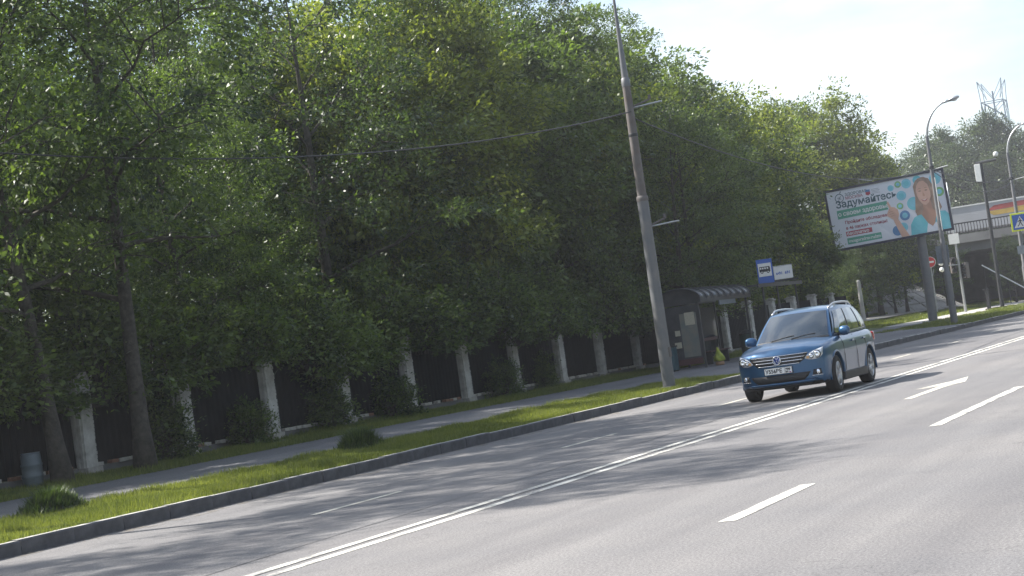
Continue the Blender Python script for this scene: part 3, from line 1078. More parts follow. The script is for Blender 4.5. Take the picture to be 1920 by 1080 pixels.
while yb < 32:
    near = abs((yb / FS) - round(yb / FS)) * FS
    if near > 0.36 and random.random() < 0.82:
        o = br if first else br.copy()
        if not first:
            COL.objects.link(o)
            if random.random() < 0.22:
                o.data = bm2
        first = False
        o.location = (0.03 + random.uniform(-0.02, 0.03), yb, 0.178 + random.uniform(-0.006, 0.004))
        o.rotation_euler = (random.uniform(-0.05, 0.05), random.uniform(-0.05, 0.05), random.uniform(-0.12, 0.12))
    yb += 0.255

# pale barrel in front of the fence
bar = empty('plastic_barrel', (-22.8, 27.15, 0.32), 'pale blue grey barrel standing by the leaning tree at the fence', 'barrel')
bar.scale = (0.72, 0.72, 0.72)
MB().lathe([(0.0, 0), (0.24, 0), (0.27, 0.04), (0.275, 0.24), (0.29, 0.26), (0.29, 0.30), (0.275, 0.32), (0.275, 0.54), (0.29, 0.56), (0.29, 0.6), (0.27, 0.62), (0.26, 0.84), (0.23, 0.88), (0.0, 0.88)], n=24).build(
    'drum', mat('barrel_plastic', (0.11, 0.135, 0.15), 0.5, var=0.15, scale=4), bar, smooth=True)
MB().lathe([(0.0, 0.9), (0.05, 0.9), (0.05, 0.872), (0.0, 0.872)], c=(0.1, 0, 0), n=12).build('bung', 'dark_metal', bar)
MB().lathe([(0.225, 0.878), (0.25, 0.878), (0.25, 0.90), (0.225, 0.90)], n=24, closed=True).build('rim', 'sign_back', bar)

# ------------------------------------------------------------------ near mast with stepped pipe
mast = empty('street_mast', (-15.62, 42.65, 0.16), 'tall tapering steel mast of stepped pipe sections on the verge', 'mast')
MB().lathe([(0.158, -0.05), (0.154, 1.0), (0.140, 4.72), (0.140, 4.80)], n=20).build('lower_pipe', 'pole', mast, smooth=True)
MB().lathe([(0.146, 4.72), (0.150, 4.78), (0.146, 4.84), (0.116, 4.86)], n=20).build('collar', 'pole_rust', mast, smooth=True)
MB().lathe([(0.118, 4.80), (0.112, 6.6), (0.100, 7.72)], n=20).build('upper_pipe', 'pole_rust', mast, smooth=True)
MB().lathe([(0.107, 7.64), (0.111, 7.70), (0.107, 7.84), (0.088, 7.86)], n=20).build('collar', 'pole', mast, smooth=True)
MB().lathe([(0.090, 7.80), (0.055, 8.9), (0.03, 10.0), (0.018, 10.6), (0.0, 10.62)], n=14).build('spire', 'pole', mast, smooth=True)
MB().lathe([(0.112, 6.36), (0.120, 6.37), (0.120, 6.43), (0.112, 6.44)], n=18).build('band', 'dark_metal', mast)


def bracket(z, l1, l2):
    a = MB().tube([(0.1, 0.05, z), (0.1 + l1 * 0.9, 0.35 * l1, z + 0.12)], 0.025, 8).build('bracket_arm', 'pole_rust', mast)
    MB().lathe([(0.0, 0.0), (0.04, 0.0), (0.045, 0.05), (0.03, 0.06), (0.04, 0.1), (0, 0.12)], c=(0.1 + l1 * 0.9, 0.35 * l1, z + 0.12), n=10).build('insulator', 'pole_rust', a)
    MB().tube([(0.1, 0.05, z - 0.03), (0.1 + l2, 0.10 * l2, z + 0.0)], 0.022, 8).build('bracket_arm', 'galv', mast)


bracket(7.12, 0.45, 0.75)
bracket(4.10, 0.4, 0.75)
MB().box((0.15, 0, 0.9), (0.03, 0.14, 0.25)).build('access_door', 'pole_rust', mast)
MB().lathe([(0.20, -0.02), (0.26, -0.02), (0.26, 0.03), (0.18, 0.05)], n=20).build('foot_flange', 'concrete_dk', mast)


def cable(pts, r, label, n=40):
    a, c_, b_ = [Vector(p) for p in pts]
    P = []
    for i in range(n + 1):
        t = i / n
        P.append(a * (1 - t) ** 2 + c_ * 2 * t * (1 - t) + b_ * t * t)
    o = MB().tube(P, r, 6).build('overhead_cable', 'cable', smooth=True)
    return tag(o, label, 'cable')


# ------------------------------------------------------------------ curved-arm lamp posts
def lamp_post(name, loc, H, label, sign=False):
    t = empty(name, loc, label, 'street lamp')
    MB().lathe([(0.16, -0.05), (0.155, 2.2), (0.15, 2.25), (0.115, 2.4), (0.075, H * 0.86)], n=16).build('shaft', 'pole', t, smooth=True)
    pts, rs = [], []
    base = H * 0.84
    for i in range(15):
        s = i / 14
        a = s * R(78)
        Rr = 0.95
        pts.append((Rr * (1 - math.cos(a)) + 0.22 * s * s, 0.0, base + (H - base) * math.sin(a) / math.sin(R(78))))
        rs.append(0.06 - 0.02 * s)
    MB().tube(pts, rs, 10).build('curved_arm', 'galv', t, smooth=True)
    e = Vector(pts[-1])
    MB().tube([e - Vector((0.05, 0, 0.01)), e + Vector((0.20, 0, 0.03))], [0.05, 0.065], 10).build('lamp_clamp', 'galv', t, smooth=True)
    head = MB()
    prof = [(-0.36, 0.02), (-0.30, 0.10), (-0.1, 0.15), (0.15, 0.155), (0.34, 0.10), (0.40, 0.02)]
    rows = []
    for (x, r) in prof:
        rows.append([(e.x + 0.42 + x * 0.7, r * math.cos(2 * math.pi * k / 12), e.z + 0.08 + 0.12 * x + r * 0.62 * math.sin(2 * math.pi * k / 12)) for k in range(13)])
    hd = head.grid(rows).build('lamp_head', 'galv', t, smooth=True)
    MB().lathe([(0.0, -0.07), (0.09, -0.055), (0.13, -0.02), (0.14, 0.0)], c=(e.x + 0.46, 0, e.z + 0.03), n=14).build('lamp_cover', 'lamp_glass', hd, smooth=True)
    MB().box((0.12, 0, 1.0), (0.09, 0.13, 0.3)).build('access_door', 'dark_metal', t)
    MB().lathe([(0.10, 7.0), (0.118, 7.02), (0.118, 7.12), (0.10, 7.14)], n=14).build('cable_clamp', 'dark_metal', t)
    MB().tube([(0.05, -0.05, 6.95), (0.75, -0.12, 7.02)], 0.028, 6).build('cable_bracket', 'galv', t)
    return t


lp2 = lamp_post('street_lamp', (-16.06, 81.5, 0.14), 9.85, 'curved arm street lamp standing in front of the billboard')
lp3 = lamp_post('street_lamp', (-15.6, 100.2, 0.14), 9.85, 'curved arm street lamp carrying the crossing sign near the bridge')
MB().tube([(0.10, -0.09, 6.6), (0.09, -0.1, 4.2)], 0.02, 6).build('conduit', 'white_sign', lp2)
MB().box((-0.1, 0.13, 3.15), (0.56, 0.03, 0.80)).build('sign_back_plate', 'sign_back', lp2)

cable([(-15.55, 42.6, 7.15), (-19.2, 30.0, 5.0), (-23.3, 16.5, 7.2)], 0.016, 'black overhead cable running from the mast into the trees')
cable([(-15.5, 42.7, 6.95), (-15.8, 62.0, 5.2), (-16.0, 81.4, 7.15)], 0.016, 'overhead cable sagging between the mast and the billboard lamp')
cable([(-16.0, 81.6, 7.10), (-15.8, 91.0, 6.4), (-15.55, 100.1, 7.20)], 0.022, 'upper overhead cable between the two curved street lamps')
cable([(-16.0, 81.6, 7.00), (-15.8, 91.0, 5.6), (-15.55, 100.1, 7.00)], 0.016, 'lower slack overhead cable between the two curved street lamps')

# ------------------------------------------------------------------ billboard
BBX, BBY = -19.52, 93.7
bbp = empty('billboard', (BBX, BBY, 0.16), 'large billboard with a smiling woman and green health slogan on a steel post', 'billboard')
MB().lathe([(0.24, -0.05), (0.235, 4.45)], n=18).build('post', 'pole', bbp, smooth=True)
MB().lathe([(0.34, -0.03), (0.34, 0.06), (0.24, 0.10)], n=18).build('post_flange', 'pole', bbp)
MB().box((0, 0.1, 4.35), (0.3, 0.5, 0.35)).build('post_head', 'dark_metal', bbp)
BW, BH = 6.0, 3.0
board = empty('board', (0, 0, 0), '', '')
del board['label'], board['category']
board.parent = bbp
BROT = R(4.0)
board.rotation_euler = (0, R(-2.0), BROT)
board.location = (-1.38, -0.42, 6.05)
SX = 0  # board-local: x right, z up, front face towards -y
bk = MB().box((0, 0.12, 0), (BW + 0.20, 0.22, BH + 0.20)).build('board_case', 'bb_frame', board)
for (cx_, cz_, sx_, sz_) in ((0, BH / 2 + 0.06, BW + 0.24, 0.12), (0, -BH / 2 - 0.06, BW + 0.24, 0.12), (-BW / 2 - 0.06, 0, 0.12, BH - 0.002), (BW / 2 + 0.06, 0, 0.12, BH - 0.002)):
    MB().box((cx_, -0.02, cz_), (sx_, 0.08, sz_)).build('frame_rail', 'bb_frame', board)
poster = MB().box((0, 0.0, 0), (BW, 0.02, BH)).build('poster', 'bb_white', board)
layer = [0.0]


def flat(name, poly, m, lift):
    b = MB()
    b.add([(x, -0.011 - 0.0035 * lift, z) for x, z in poly], [tuple(range(len(poly)))])
    return b.build(name, m, poster, fix=False)


def disc(cx_, cz_, rx, rz=None, n=24, a0=0.0):
    rz = rz or rx
    return [(cx_ + rx * math.cos(a0 + 2 * math.pi * k / n), cz_ + rz * math.sin(a0 + 2 * math.pi * k / n)) for k in range(n)]


def words(body, x, z, size, m, lift, bold=0.0, space=1.0, rot=0.0):
    me = text_mesh(body, size, 0.0, bold, 'LEFT', space)
    o = place('lettering', me, m, poster)
    o.rotation_euler = (R(90), -rot, 0)
    o.location = (x, -0.011 - 0.0035 * lift, z)
    return o


flat('print_band', [(-2.62, 0.02), (0.02, 0.05), (0.02, 0.50), (-2.62, 0.47)], 'bb_green', 1)
words('Задумайтесь', -2.62, 0.60, 0.50, 'bb_dark', 2, 0.011)
words('о своем здоровье', -2.58, 0.16, 0.315, 'bb_txtw', 2, 0.007, 0.96)
words('Пройдите обследование', -2.30, -0.28, 0.215, 'bb_red', 2, 0.006)
words('в 46 парках столицы!', -2.30, -0.58, 0.215, 'bb_red', 2, 0.006)
flat('print_band', [(-2.34, -0.93), (-0.98, -0.93), (-0.98, -0.69), (-2.34, -0.69)], 'bb_redbox', 1)
words('бесплатно', -2.30, -0.88, 0.23, 'bb_txtw', 2, 0.006)
flat('print_band', [(-2.34, -1.36), (-0.55, -1.36), (-0.55, -1.03), (-2.34, -1.03)], 'bb_green', 1)
words('mosgorzdrav.ru/zm', -2.28, -1.27, 0.235, 'bb_txtw', 2, 0.004, 0.92)
words('ЗДОРОВАЯ', -2.06, 1.16, 0.21, 'bb_dark', 2, 0.002)
words('МОСКВА', -2.06, 0.97, 0.21, 'bb_red', 2, 0.002)
# small apple emblem and shield
b = MB()
ring = [(-2.36 + (0.20 + 0.02 * math.cos(2 * a)) * math.cos(a), -0.018, 1.10 + 0.22 * math.sin(a)) for a in [2 * math.pi * k / 24 for k in range(25)]]
b.tube(ring, 0.018, 5, False).tube([(-2.30, -0.018, 1.34), (-2.24, -0.018, 1.44)], 0.02, 5).tube([(-2.42, -0.018, 1.00), (-2.34, -0.018, 1.10), (-2.28, -0.018, 1.02)], 0.016, 5).tube([(-2.45, -0.018, 1.12), (-2.34, -0.018, 1.12), (-2.27, -0.018, 1.19)], 0.016, 5)
b.build('logo', 'bb_dark', poster)
flat('shield', [(-0.98, 1.02), (-0.86, 0.96), (-0.74, 1.02), (-0.74, 1.26), (-0.98, 1.26)], 'bb_redbox', 2)
flat('shield', [(-0.98, 1.15), (-0.74, 1.15), (-0.74, 1.26), (-0.98, 1.26)], 'bb_navy', 3)
for k in range(4):
    flat('print_line', [(-0.66, 1.24 - k * 0.07), (-0.28 + 0.05 * (k % 2), 1.24 - k * 0.07), (-0.28 + 0.05 * (k % 2), 1.225 - k * 0.07), (-0.66, 1.225 - k * 0.07)], 'sign_back', 2)
# coloured discs
for (x, z, r, m) in ((0.33, 1.10, 0.16, 'bb_teal2'), (0.72, 1.22, 0.17, 'bb_lime'), (1.15, 1.18, 0.25, 'bb_teal2'), (0.80, 0.62, 0.25, 'bb_teal2'), (0.64, 0.10, 0.17, 'bb_lime'), (0.80, -0.42, 0.26, 'bb_navy'),
                     (0.62, -1.00, 0.24, 'bb_teal2'), (0.10, -1.38, 0.0, 'bb_navy'), (1.72, 1.26, 0.22, 'bb_teal'), (2.62, 1.15, 0.30, 'bb_teal2'), (2.72, 0.45, 0.24, 'bb_lime'), (1.35, 0.10, 0.34, 'bb_teal')):
    if r:
        flat('print_disc', disc(x, z, r), m, 1)
        flat('print_disc', disc(x, z, r * 0.55), 'bb_teal2' if m != 'bb_teal2' else 'bb_teal', 2)
flat('print_disc', disc(0.30, -1.12, 0.26), 'bb_navy', 1)
# woman: hair behind, jacket, neck, face, fringe, features, hand
flat('print_hair', [(1.45, 0.95), (1.62, 1.25), (1.95, 1.36), (2.28, 1.25), (2.45, 0.85), (2.58, 0.2), (2.72, -0.35), (2.45, -0.62), (2.1, -0.4), (1.75, -0.55), (1.45, -0.55), (1.40, -0.1), (1.48, 0.4)], 'bb_hair', 3)
flat('print_jacket', [(0.95, -1.49), (1.02, -0.95), (1.25, -0.62), (1.65, -0.48), (2.05, -0.60), (2.5, -0.52), (2.85, -0.55), (2.99, -0.75), (2.99, -1.49)], 'bb_teal', 4)
flat('print_neck', [(1.62, -0.50), (1.78, -0.30), (1.80, 0.1), (2.22, 0.1), (2.25, -0.35), (2.42, -0.52), (2.25, -1.05), (2.10, -1.25), (1.90, -1.05)], 'bb_skin2', 5)
flat('print_blouse', [(1.88, -1.02), (2.10, -1.22), (2.30, -1.02), (2.55, -1.49), (1.75, -1.49)], 'bb_white', 6)
flat('print_face', [(1.56, 0.80), (1.62, 1.05), (1.80, 1.20), (2.05, 1.20), (2.24, 1.02), (2.30, 0.70), (2.26, 0.30), (2.12, 0.02), (1.95, -0.10), (1.80, -0.03), (1.64, 0.22), (1.57, 0.50)], 'bb_skin', 7)
flat('print_fringe', [(1.50, 0.75), (1.55, 1.10), (1.75, 1.33), (2.05, 1.36), (2.3, 1.22), (2.42, 0.9), (2.42, 0.3), (2.52, -0.35), (2.30, -0.1), (2.27, 0.55), (2.20, 0.95), (2.02, 1.16), (1.80, 1.16), (1.64, 0.98), (1.56, 0.70)], 'bb_hair', 8)
flat('print_hair', [(1.50, 0.72), (1.58, 0.60), (1.60, 0.10), (1.72, -0.2), (1.70, -0.52), (1.42, -0.55), (1.36, -0.35), (1.46, 0.1)], 'bb_hair', 8)
for ex in (1.76, 2.08):
    flat('print_eye', disc(ex, 0.66, 0.075, 0.032, 12), 'bb_hair', 9)
    flat('print_brow', [(ex - 0.11, 0.77), (ex, 0.82), (ex + 0.11, 0.77), (ex, 0.79)], 'bb_hair', 9)
flat('print_nose', [(1.90, 0.62), (1.87, 0.40), (1.93, 0.36), (1.99, 0.40)], 'bb_skin2', 9)
flat('print_lip', [(1.76, 0.24), (1.92, 0.17), (2.10, 0.25), (2.02, 0.13), (1.92, 0.10), (1.82, 0.13)], 'bb_lip', 9)
flat('print_smile', [(1.80, 0.22), (1.92, 0.18), (2.06, 0.23), (1.92, 0.15)], 'bb_txtw', 10)
flat('print_arm', [(0.16, -0.45), (0.42, -0.50), (0.62, -0.95), (0.86, -1.49), (0.46, -1.49), (0.30, -0.95)], 'bb_skin', 5)
flat('print_hand', [(-0.10, -0.28), (-0.02, -0.05), (0.08, 0.08), (0.00, 0.40), (0.08, 0.46), (0.18, 0.14), (0.34, 0.10), (0.50, -0.05), (0.52, -0.30), (0.44, -0.52), (0.16, -0.50)], 'bb_skin', 6)
for q in range(3):
    flat('print_finger_crease', [(0.02 + q * 0.03, -0.10 - q * 0.11), (0.26 + q * 0.03, -0.07 - q * 0.11), (0.26 + q * 0.03, -0.095 - q * 0.11), (0.02 + q * 0.03, -0.13 - q * 0.11)], 'bb_skin2', 7)
MB().tube([(-1.2, -0.1, BH / 2 + 0.15), (-1.15, -0.35, BH / 2 + 0.35), (-0.5, -0.1, BH / 2 + 0.16)], 0.02, 6).build('maintenance_rail', 'galv', board)

# ------------------------------------------------------------------ bus shelter
SHX0, SHX1, SHY0, SHY1, SHZ = -20.65, -19.45, 56.9, 62.2, 0.24
sh = empty('bus_shelter', ((SHX0 + SHX1) / 2, (SHY0 + SHY1) / 2, SHZ), 'dark bus shelter with a curved ribbed roof and glazed end panel', 'bus shelter')
hw, hl = (SHX1 - SHX0) / 2, (SHY1 - SHY0) / 2
for sx_ in (-1, 1):
    for yy in (-hl, -hl / 3, hl / 3, hl):
        if sx_ == 1 and abs(yy) < hl - 0.1:
            continue
        MB().box((sx_ * hw, yy, 1.08), (0.07, 0.07, 2.2)).build('post', 'shelter_frame', sh)
for sx_ in (-1, 1):
    MB().box((sx_ * (hw + (0.12 if sx_ > 0 else 0)), 0, 2.22), (0.09, 2 * hl + 0.3, 0.14)).build('eave_beam', 'shelter_frame', sh)
arch = []
for i in range(13):
    a = R(180) * i / 12
    arch.append((-math.cos(a) * (hw + 0.16), 2.24 + 0.42 * math.sin(a) ** 0.85))
rows = []
nseg = 8
roof = None
for s in range(nseg):
    y0 = -hl - 0.15 + (2 * hl + 0.3) * s / nseg
    y1 = -hl - 0.15 + (2 * hl + 0.3) * (s + 1) / nseg - 0.03
    b = MB().grid([[(x, y0, z) for x, z in arch], [(x, y1, z) for x, z in arch]])
    o = b.build('roof_panel', 'polycarb', sh, smooth=True)
    md = o.modifiers.new('thick', 'SOLIDIFY')
    md.thickness = 0.02
for s in range(nseg + 1):
    yy = -hl - 0.165 + (2 * hl + 0.3) * s / nseg
    MB().tube([(x, yy, z + 0.012) for x, z in arch], 0.026, 6).build('roof_rib', 'shelter_frame', sh)
gab = MB().prism([(x, z) for x, z in arch] + [(hw, 2.15), (-hw, 2.15)], -hl - 0.02, -hl + 0.02)
gab.build('gable_panel', 'polycarb', sh)
# end panel facing the camera: glass with poster and notices
ep = MB().box((0, -hl, 1.22), (2 * hw - 0.08, 0.02, 1.76)).build('end_panel', 'polycarb', sh)
MB().box((0.20, -hl - 0.018, 1.12), (0.58, 0.012, 1.45)).build('poster', 'poster_dim', ep)
for (x, z, w, h) in ((-0.22, 1.22, 0.18, 0.18), (-0.25, 0.82, 0.24, 0.20), (0.26, 1.66, 0.34, 0.42)):
    MB().box((x, -hl - 0.030, z), (w, 0.006, h)).build('notice', 'paper', ep)
for i in range(3):
    y0 = -hl + 2 * hl * i / 3
    MB().box((-hw, y0 + hl / 3, 1.15), (0.015, 2 * hl / 3 - 0.09, 1.7)).build('back_panel', 'car_glass', sh)
MB().box((-hw, 0, 0.28), (0.05, 2 * hl - 0.1, 0.06)).build('back_rail', 'shelter_frame', sh)
MB().box((hw + 0.13, 0.1, 2.10), (0.04, 1.8, 0.2)).build('name_board', 'sign_back', sh)
MB().box((0.08, -hl - 0.01, 0.24), (0.9, 0.05, 0.2)).build('kick_plate', 'maroon', sh)

bench = empty('shelter_bench', (-20.28, 60.6, 0.24), 'slatted bench with maroon back rail inside the bus shelter', 'bench')
for i in range(3):
    MB().box((-0.12 + i * 0.13, 0, 0.45), (0.11, 2.2, 0.035)).build('seat_slat', 'maroon', bench)
MB().box((-0.25, 0, 0.88), (0.035, 2.2, 0.11)).build('back_rail', 'maroon', bench)
for yy in (-0.9, 0.9):
    MB().box((0.0, yy, 0.22), (0.30, 0.05, 0.43)).build('leg', 'shelter_frame', bench)
    MB().box((-0.25, yy, 0.66), (0.04, 0.05, 0.50)).build('back_support', 'shelter_frame', bench)

bn = empty('litter_bin', (-20.55, 56.45, 0.235), 'teal square litter bin at the glazed end of the shelter', 'bin')
MB().box((0, 0, 0.42), (0.50, 0.42, 0.76)).build('bin_body', 'teal', bn, bevel=0.015)
MB().box((0, 0, 0.825), (0.54, 0.46, 0.05)).build('bin_rim', 'dark_metal', bn)
MB().box((0, 0, 0.02), (0.44, 0.36, 0.05)).build('bin_base', 'dark_metal', bn)
bn2 = empty('litter_bin', (-19.95, 63.3, 0.235), 'dark green litter bin with a lid past the far end of the shelter', 'bin')
MB().lathe([(0.0, 0), (0.24, 0), (0.27, 0.85), (0.0, 0.86)], n=18).build('bin_body', 'green_bin', bn2, smooth=False)
MB().lathe([(0.28, 0.85), (0.29, 0.89), (0.16, 1.0), (0.0, 1.02)], n=18).build('bin_lid', 'dark_metal', bn2)

# lime bag with knotted top
bag = empty('slumped_bag', (-19.25, 57.75, 0.225), 'lime green cloth bag with knotted neck slumped by the shelter post', 'bag')
rows = []
bag.scale = (0.85, 0.85, 0.9)
prof = [(0.0, 0.0, 0.05), (0.22, 0.01, 0.05), (0.25, 0.08, 0.06), (0.235, 0.17, 0.05), (0.18, 0.25, 0.0), (0.12, 0.32, -0.07), (0.085, 0.40, -0.13), (0.06, 0.47, -0.17), (0.03, 0.53, -0.20), (0.0, 0.55, -0.21)]
b = MB()
rows = []
for (r, z, oy) in prof:
    rows.append([(r * 0.8 * math.cos(a) * (1 + 0.16 * math.sin(5 * a + z * 14)), oy * 0.6 + r * math.sin(a) * (1 + 0.16 * math.sin(4 * a + z * 17)) , z + 0.14) for a in [2 * math.pi * k / 24 for k in range(25)]])
b.grid(rows).build('bag_body', 'lime', bag, smooth=True)
MB().lathe([(0.0, 0), (0.15, 0.0), (0.18, 0.04), (0.17, 0.13), (0.0, 0.15)], n=14).build('bag_base', 'tan', bag, smooth=True)
MB().tube([(0.0, -0.12, 0.64), (0.05, -0.10, 0.65), (0.0, -0.07, 0.65), (-0.04, -0.12, 0.64), (0.0, -0.14, 0.65)], 0.014, 6).build('bag_cord', 'tan', bag)

# flat canopy with sign beam beyond the shelter
cn = empty('sign_canopy', (-18.85, 63.4, 0.22), 'thin flat canopy beam on slim posts carrying the bus stop sign', 'canopy')
MB().box((0.2, 0, 2.52), (0.34, 5.6, 0.07)).build('canopy_slab', 'shelter_frame', cn)
MB().box((0.40, 0, 2.50), (0.05, 5.6, 0.13)).build('canopy_edge', 'dark_metal', cn)
for yy in (-1.6, 0.2, 2.6):
    MB().tube([(0.2, yy, 0), (0.2, yy, 2.5)], 0.04, 8).build('post', 'shelter_frame', cn)
MB().tube([(0.30, -1.0, 2.5), (0.30, -1.0, 2.75)], 0.03, 8).build('sign_stub', 'shelter_frame', cn)

# bus stop sign (blue with bus pictogram) and route plate; both face the oncoming side (-y, towards the camera)
bs = empty('bus_stop_sign', (-18.62, 62.3, 2.80), 'blue bus stop sign with a bus pictogram above the canopy', 'sign')
bs.rotation_euler = (0, 0, R(16))
MB().box((0, 0.02, 0.42), (0.56, 0.04, 0.86)).build('sign_plate', 'blue_sign', bs, bevel=0.01)
wp = MB().box((0, -0.006, 0.47), (0.46, 0.012, 0.47)).build('white_panel', 'white_sign', bs)
b = MB()
b.prism([(-0.19, 0.40), (0.19, 0.40), (0.19, 0.53), (0.17, 0.585), (-0.19, 0.585)], -0.016, -0.013)
b.build('bus_pictogram', 'black', wp)
for x in (-0.145, -0.065, 0.015, 0.10):
    MB().box((x, -0.0175, 0.525), (0.055, 0.002, 0.06)).build('bus_window', 'white_sign', wp)
for x in (-0.11, 0.11):
    MB().lathe([(0.0, -0.020), (0.052, -0.020), (0.052, -0.016), (0.0, -0.016)], c=(x, 0, 0.395), axis='y', n=14).build('bus_wheel', 'black', wp)
    MB().lathe([(0.0, -0.022), (0.024, -0.022), (0.024, -0.0205)], c=(x, 0, 0.395), axis='y', n=12).build('wheel_hub', 'white_sign', wp)
MB().box((0.0, 0.06, 0.40), (0.05, 0.05, 0.80)).build('mount', 'galv', bs)
rp = empty('route_plate', (-18.02, 62.48, 2.84), 'white route plate with blue numbers beside the bus stop sign', 'sign')
rp.rotation_euler = (0, 0, R(16))
MB().box((0, 0.02, 0.25), (0.66, 0.03, 0.46)).build('sign_plate', 'white_sign', rp, bevel=0.008)
MB().box((0.0, 0.015, 0.495), (0.68, 0.05, 0.025)).build('top_rail', 'galv', rp)
me = text_mesh('м91  691', 0.135, 0.001, 0.004, 'CENTER')
o = place('lettering', me, 'blue_sign', rp)
o.rotation_euler = (R(90), 0, 0)
o.location = (0, -0.0005, 0.19)
MB().box((-0.1, 0.05, -0.03), (1.2, 0.04, 0.06)).build('bracket_bar', 'dark_metal', rp)

# ------------------------------------------------------------------ far street furniture
post = empty('pale_post', (-27.6, 112.0, 0.42), 'pale concrete post at the edge of the lawn past the wood', 'post')
MB().lathe([(0.16, -0.05), (0.12, 2.6), (0.10, 2.7), (0.0, 2.72)], n=12).build('shaft', 'concrete', post, smooth=True)
MB().lathe([(0.22, -0.03), (0.22, 0.06), (0.15, 0.1)], n=12).build('foot', 'concrete_dk', post)

ne = empty('no_entry_sign', (-25.05, 122.0, 0.42), 'round red no entry sign on a slim post beside the billboard', 'sign')
MB().tube([(0, 0, -0.05), (0, 0, 3.7)], 0.045, 10).build('post', 'galv', ne)
dd = MB().lathe([(0.0, -0.02), (0.36, -0.02), (0.36, 0.01), (0.0, 0.01)], c=(0, -0.06, 3.35), axis='y', n=28).build('disc', 'red_sign', ne)
MB().box((0, -0.088, 3.35), (0.48, 0.012, 0.12)).build('bar', 'white_sign', dd)
MB().lathe([(0.34, -0.024), (0.365, -0.024), (0.365, -0.018), (0.34, -0.018)], c=(0, -0.06, 3.35), axis='y', n=28, closed=True).build('rim', 'white_sign', dd)
for s in (-1, 1):
    MB().tube([(0, 0, 2.3), (s * 0.16, 0, 2.85)], 0.02, 6).build('clamp', 'galv', ne)
ne.rotation_euler = (0, 0, R(12))

tl = empty('traffic_light', (-21.2, 111.5, 0.22), 'slim pole with traffic signal heads and a pale box near the bridge', 'traffic light')
MB().lathe([(0.09, -0.05), (0.075, 3.2), (0.05, 6.2), (0.03, 8.0), (0.0, 8.02)], n=12).build('pole', 'galv', tl, smooth=True)
MB().box((-0.05, -0.12, 4.55), (0.62, 0.06, 0.62)).build('sign_back_plate', 'white_sign', tl)
for (x, y_, z, rz) in ((-0.34, -0.05, 2.95, 0.5), (0.38, 0.12, 2.55, -0.9)):
    hd = MB().box((0, 0, 0), (0.34, 0.24, 0.96)).build('signal_head', 'pole_rust', tl, bevel=0.03, loc=(x, y_, z))
    hd.rotation_euler = (0, 0, rz)
    for k in range(3):
        MB().lathe([(0.0, -0.13), (0.12, -0.13), (0.13, -0.125)], c=(0, 0, 0.30 - 0.30 * k), axis='y', n=16).build('signal_lens', 'car_black', hd)
        MB().lathe([(0.135, -0.26), (0.14, -0.12)], c=(0, 0, 0.30 - 0.30 * k), axis='y', n=16).build('signal_visor', 'car_black', hd)
    MB().box((0.17 if x < 0 else -0.17, 0.02, 0.3), (0.3, 0.05, 0.05)).build('signal_arm', 'galv', hd)
sg = empty('signal_lamp_pair', (-22.0, 110.2, 3.0), 'two bright white round lamps stacked beside the brown signal head', 'lamp')
for z in (0.0, 0.38):
    MB().lathe([(0.0, -0.12), (0.10, -0.09), (0.14, -0.03), (0.15, 0.02), (0.0, 0.03)], c=(0, 0, z), axis='y', n=16).build('lamp', 'white_sign', sg, smooth=True)
MB().box((0, 0.06, 0.19), (0.24, 0.08, 0.8)).build('backplate', 'car_black', sg)
MB().tube([(0.05, 0.08, 0.19), (0.75, 1.2, 0.19)], 0.03, 6).build('arm', 'galv', sg)

bo = empty('bollard', (-19.75, 111.3, 0.22), 'dark square bollard post beside the camera pole', 'bollard')
MB().box((0, 0, 0.6), (0.20, 0.20, 1.2)).build('shaft', 'dark_metal', bo, bevel=0.015)
MB().box((-0.04, 0, 1.22), (0.34, 0.24, 0.10)).build('cap', 'dark_metal', bo, bevel=0.015)
MB().box((0, 0, 0.04), (0.40, 0.40, 0.08)).build('foot', 'dark_metal', bo)

cp = empty('camera_pole', (-19.25, 113.0, 0.22), 'tall black pole with camera arm, white dome and pale cabinet', 'camera pole')
MB().lathe([(0.13, -0.05), (0.115, 4), (0.085, 8.9)], n=14).build('pole', 'dark_metal', cp, smooth=True)
MB().box((0, 0, 0.04), (1.3, 0.8, 0.08)).build('foot_plate', 'dark_metal', cp)
MB().box((-0.24, 0, 8.35), (0.36, 0.3, 1.1)).build('cabinet', 'white_sign', cp, bevel=0.02)
MB().tube([(-0.32, 0, 8.96), (0.95, 0, 9.0)], 0.09, 8).build('arm', 'dark_metal', cp)
dm = MB().lathe([(0.0, -0.18), (0.09, -0.155), (0.15, -0.05), (0.16, 0.06), (0.11, 0.14), (0.0, 0.17)], c=(0.95, 0, 9.32), n=16).build('dome_camera', 'white_sign', cp, smooth=True)
MB().lathe([(0.0, -0.19), (0.08, -0.165), (0.12, -0.11)], c=(0.95, 0, 9.32), n=14).build('dome_lens', 'car_black', dm)
MB().tube([(-0.1, 0.06, 3.0), (-0.1, 0.06, 7.8)], 0.02, 6).build('conduit', 'galv', cp)

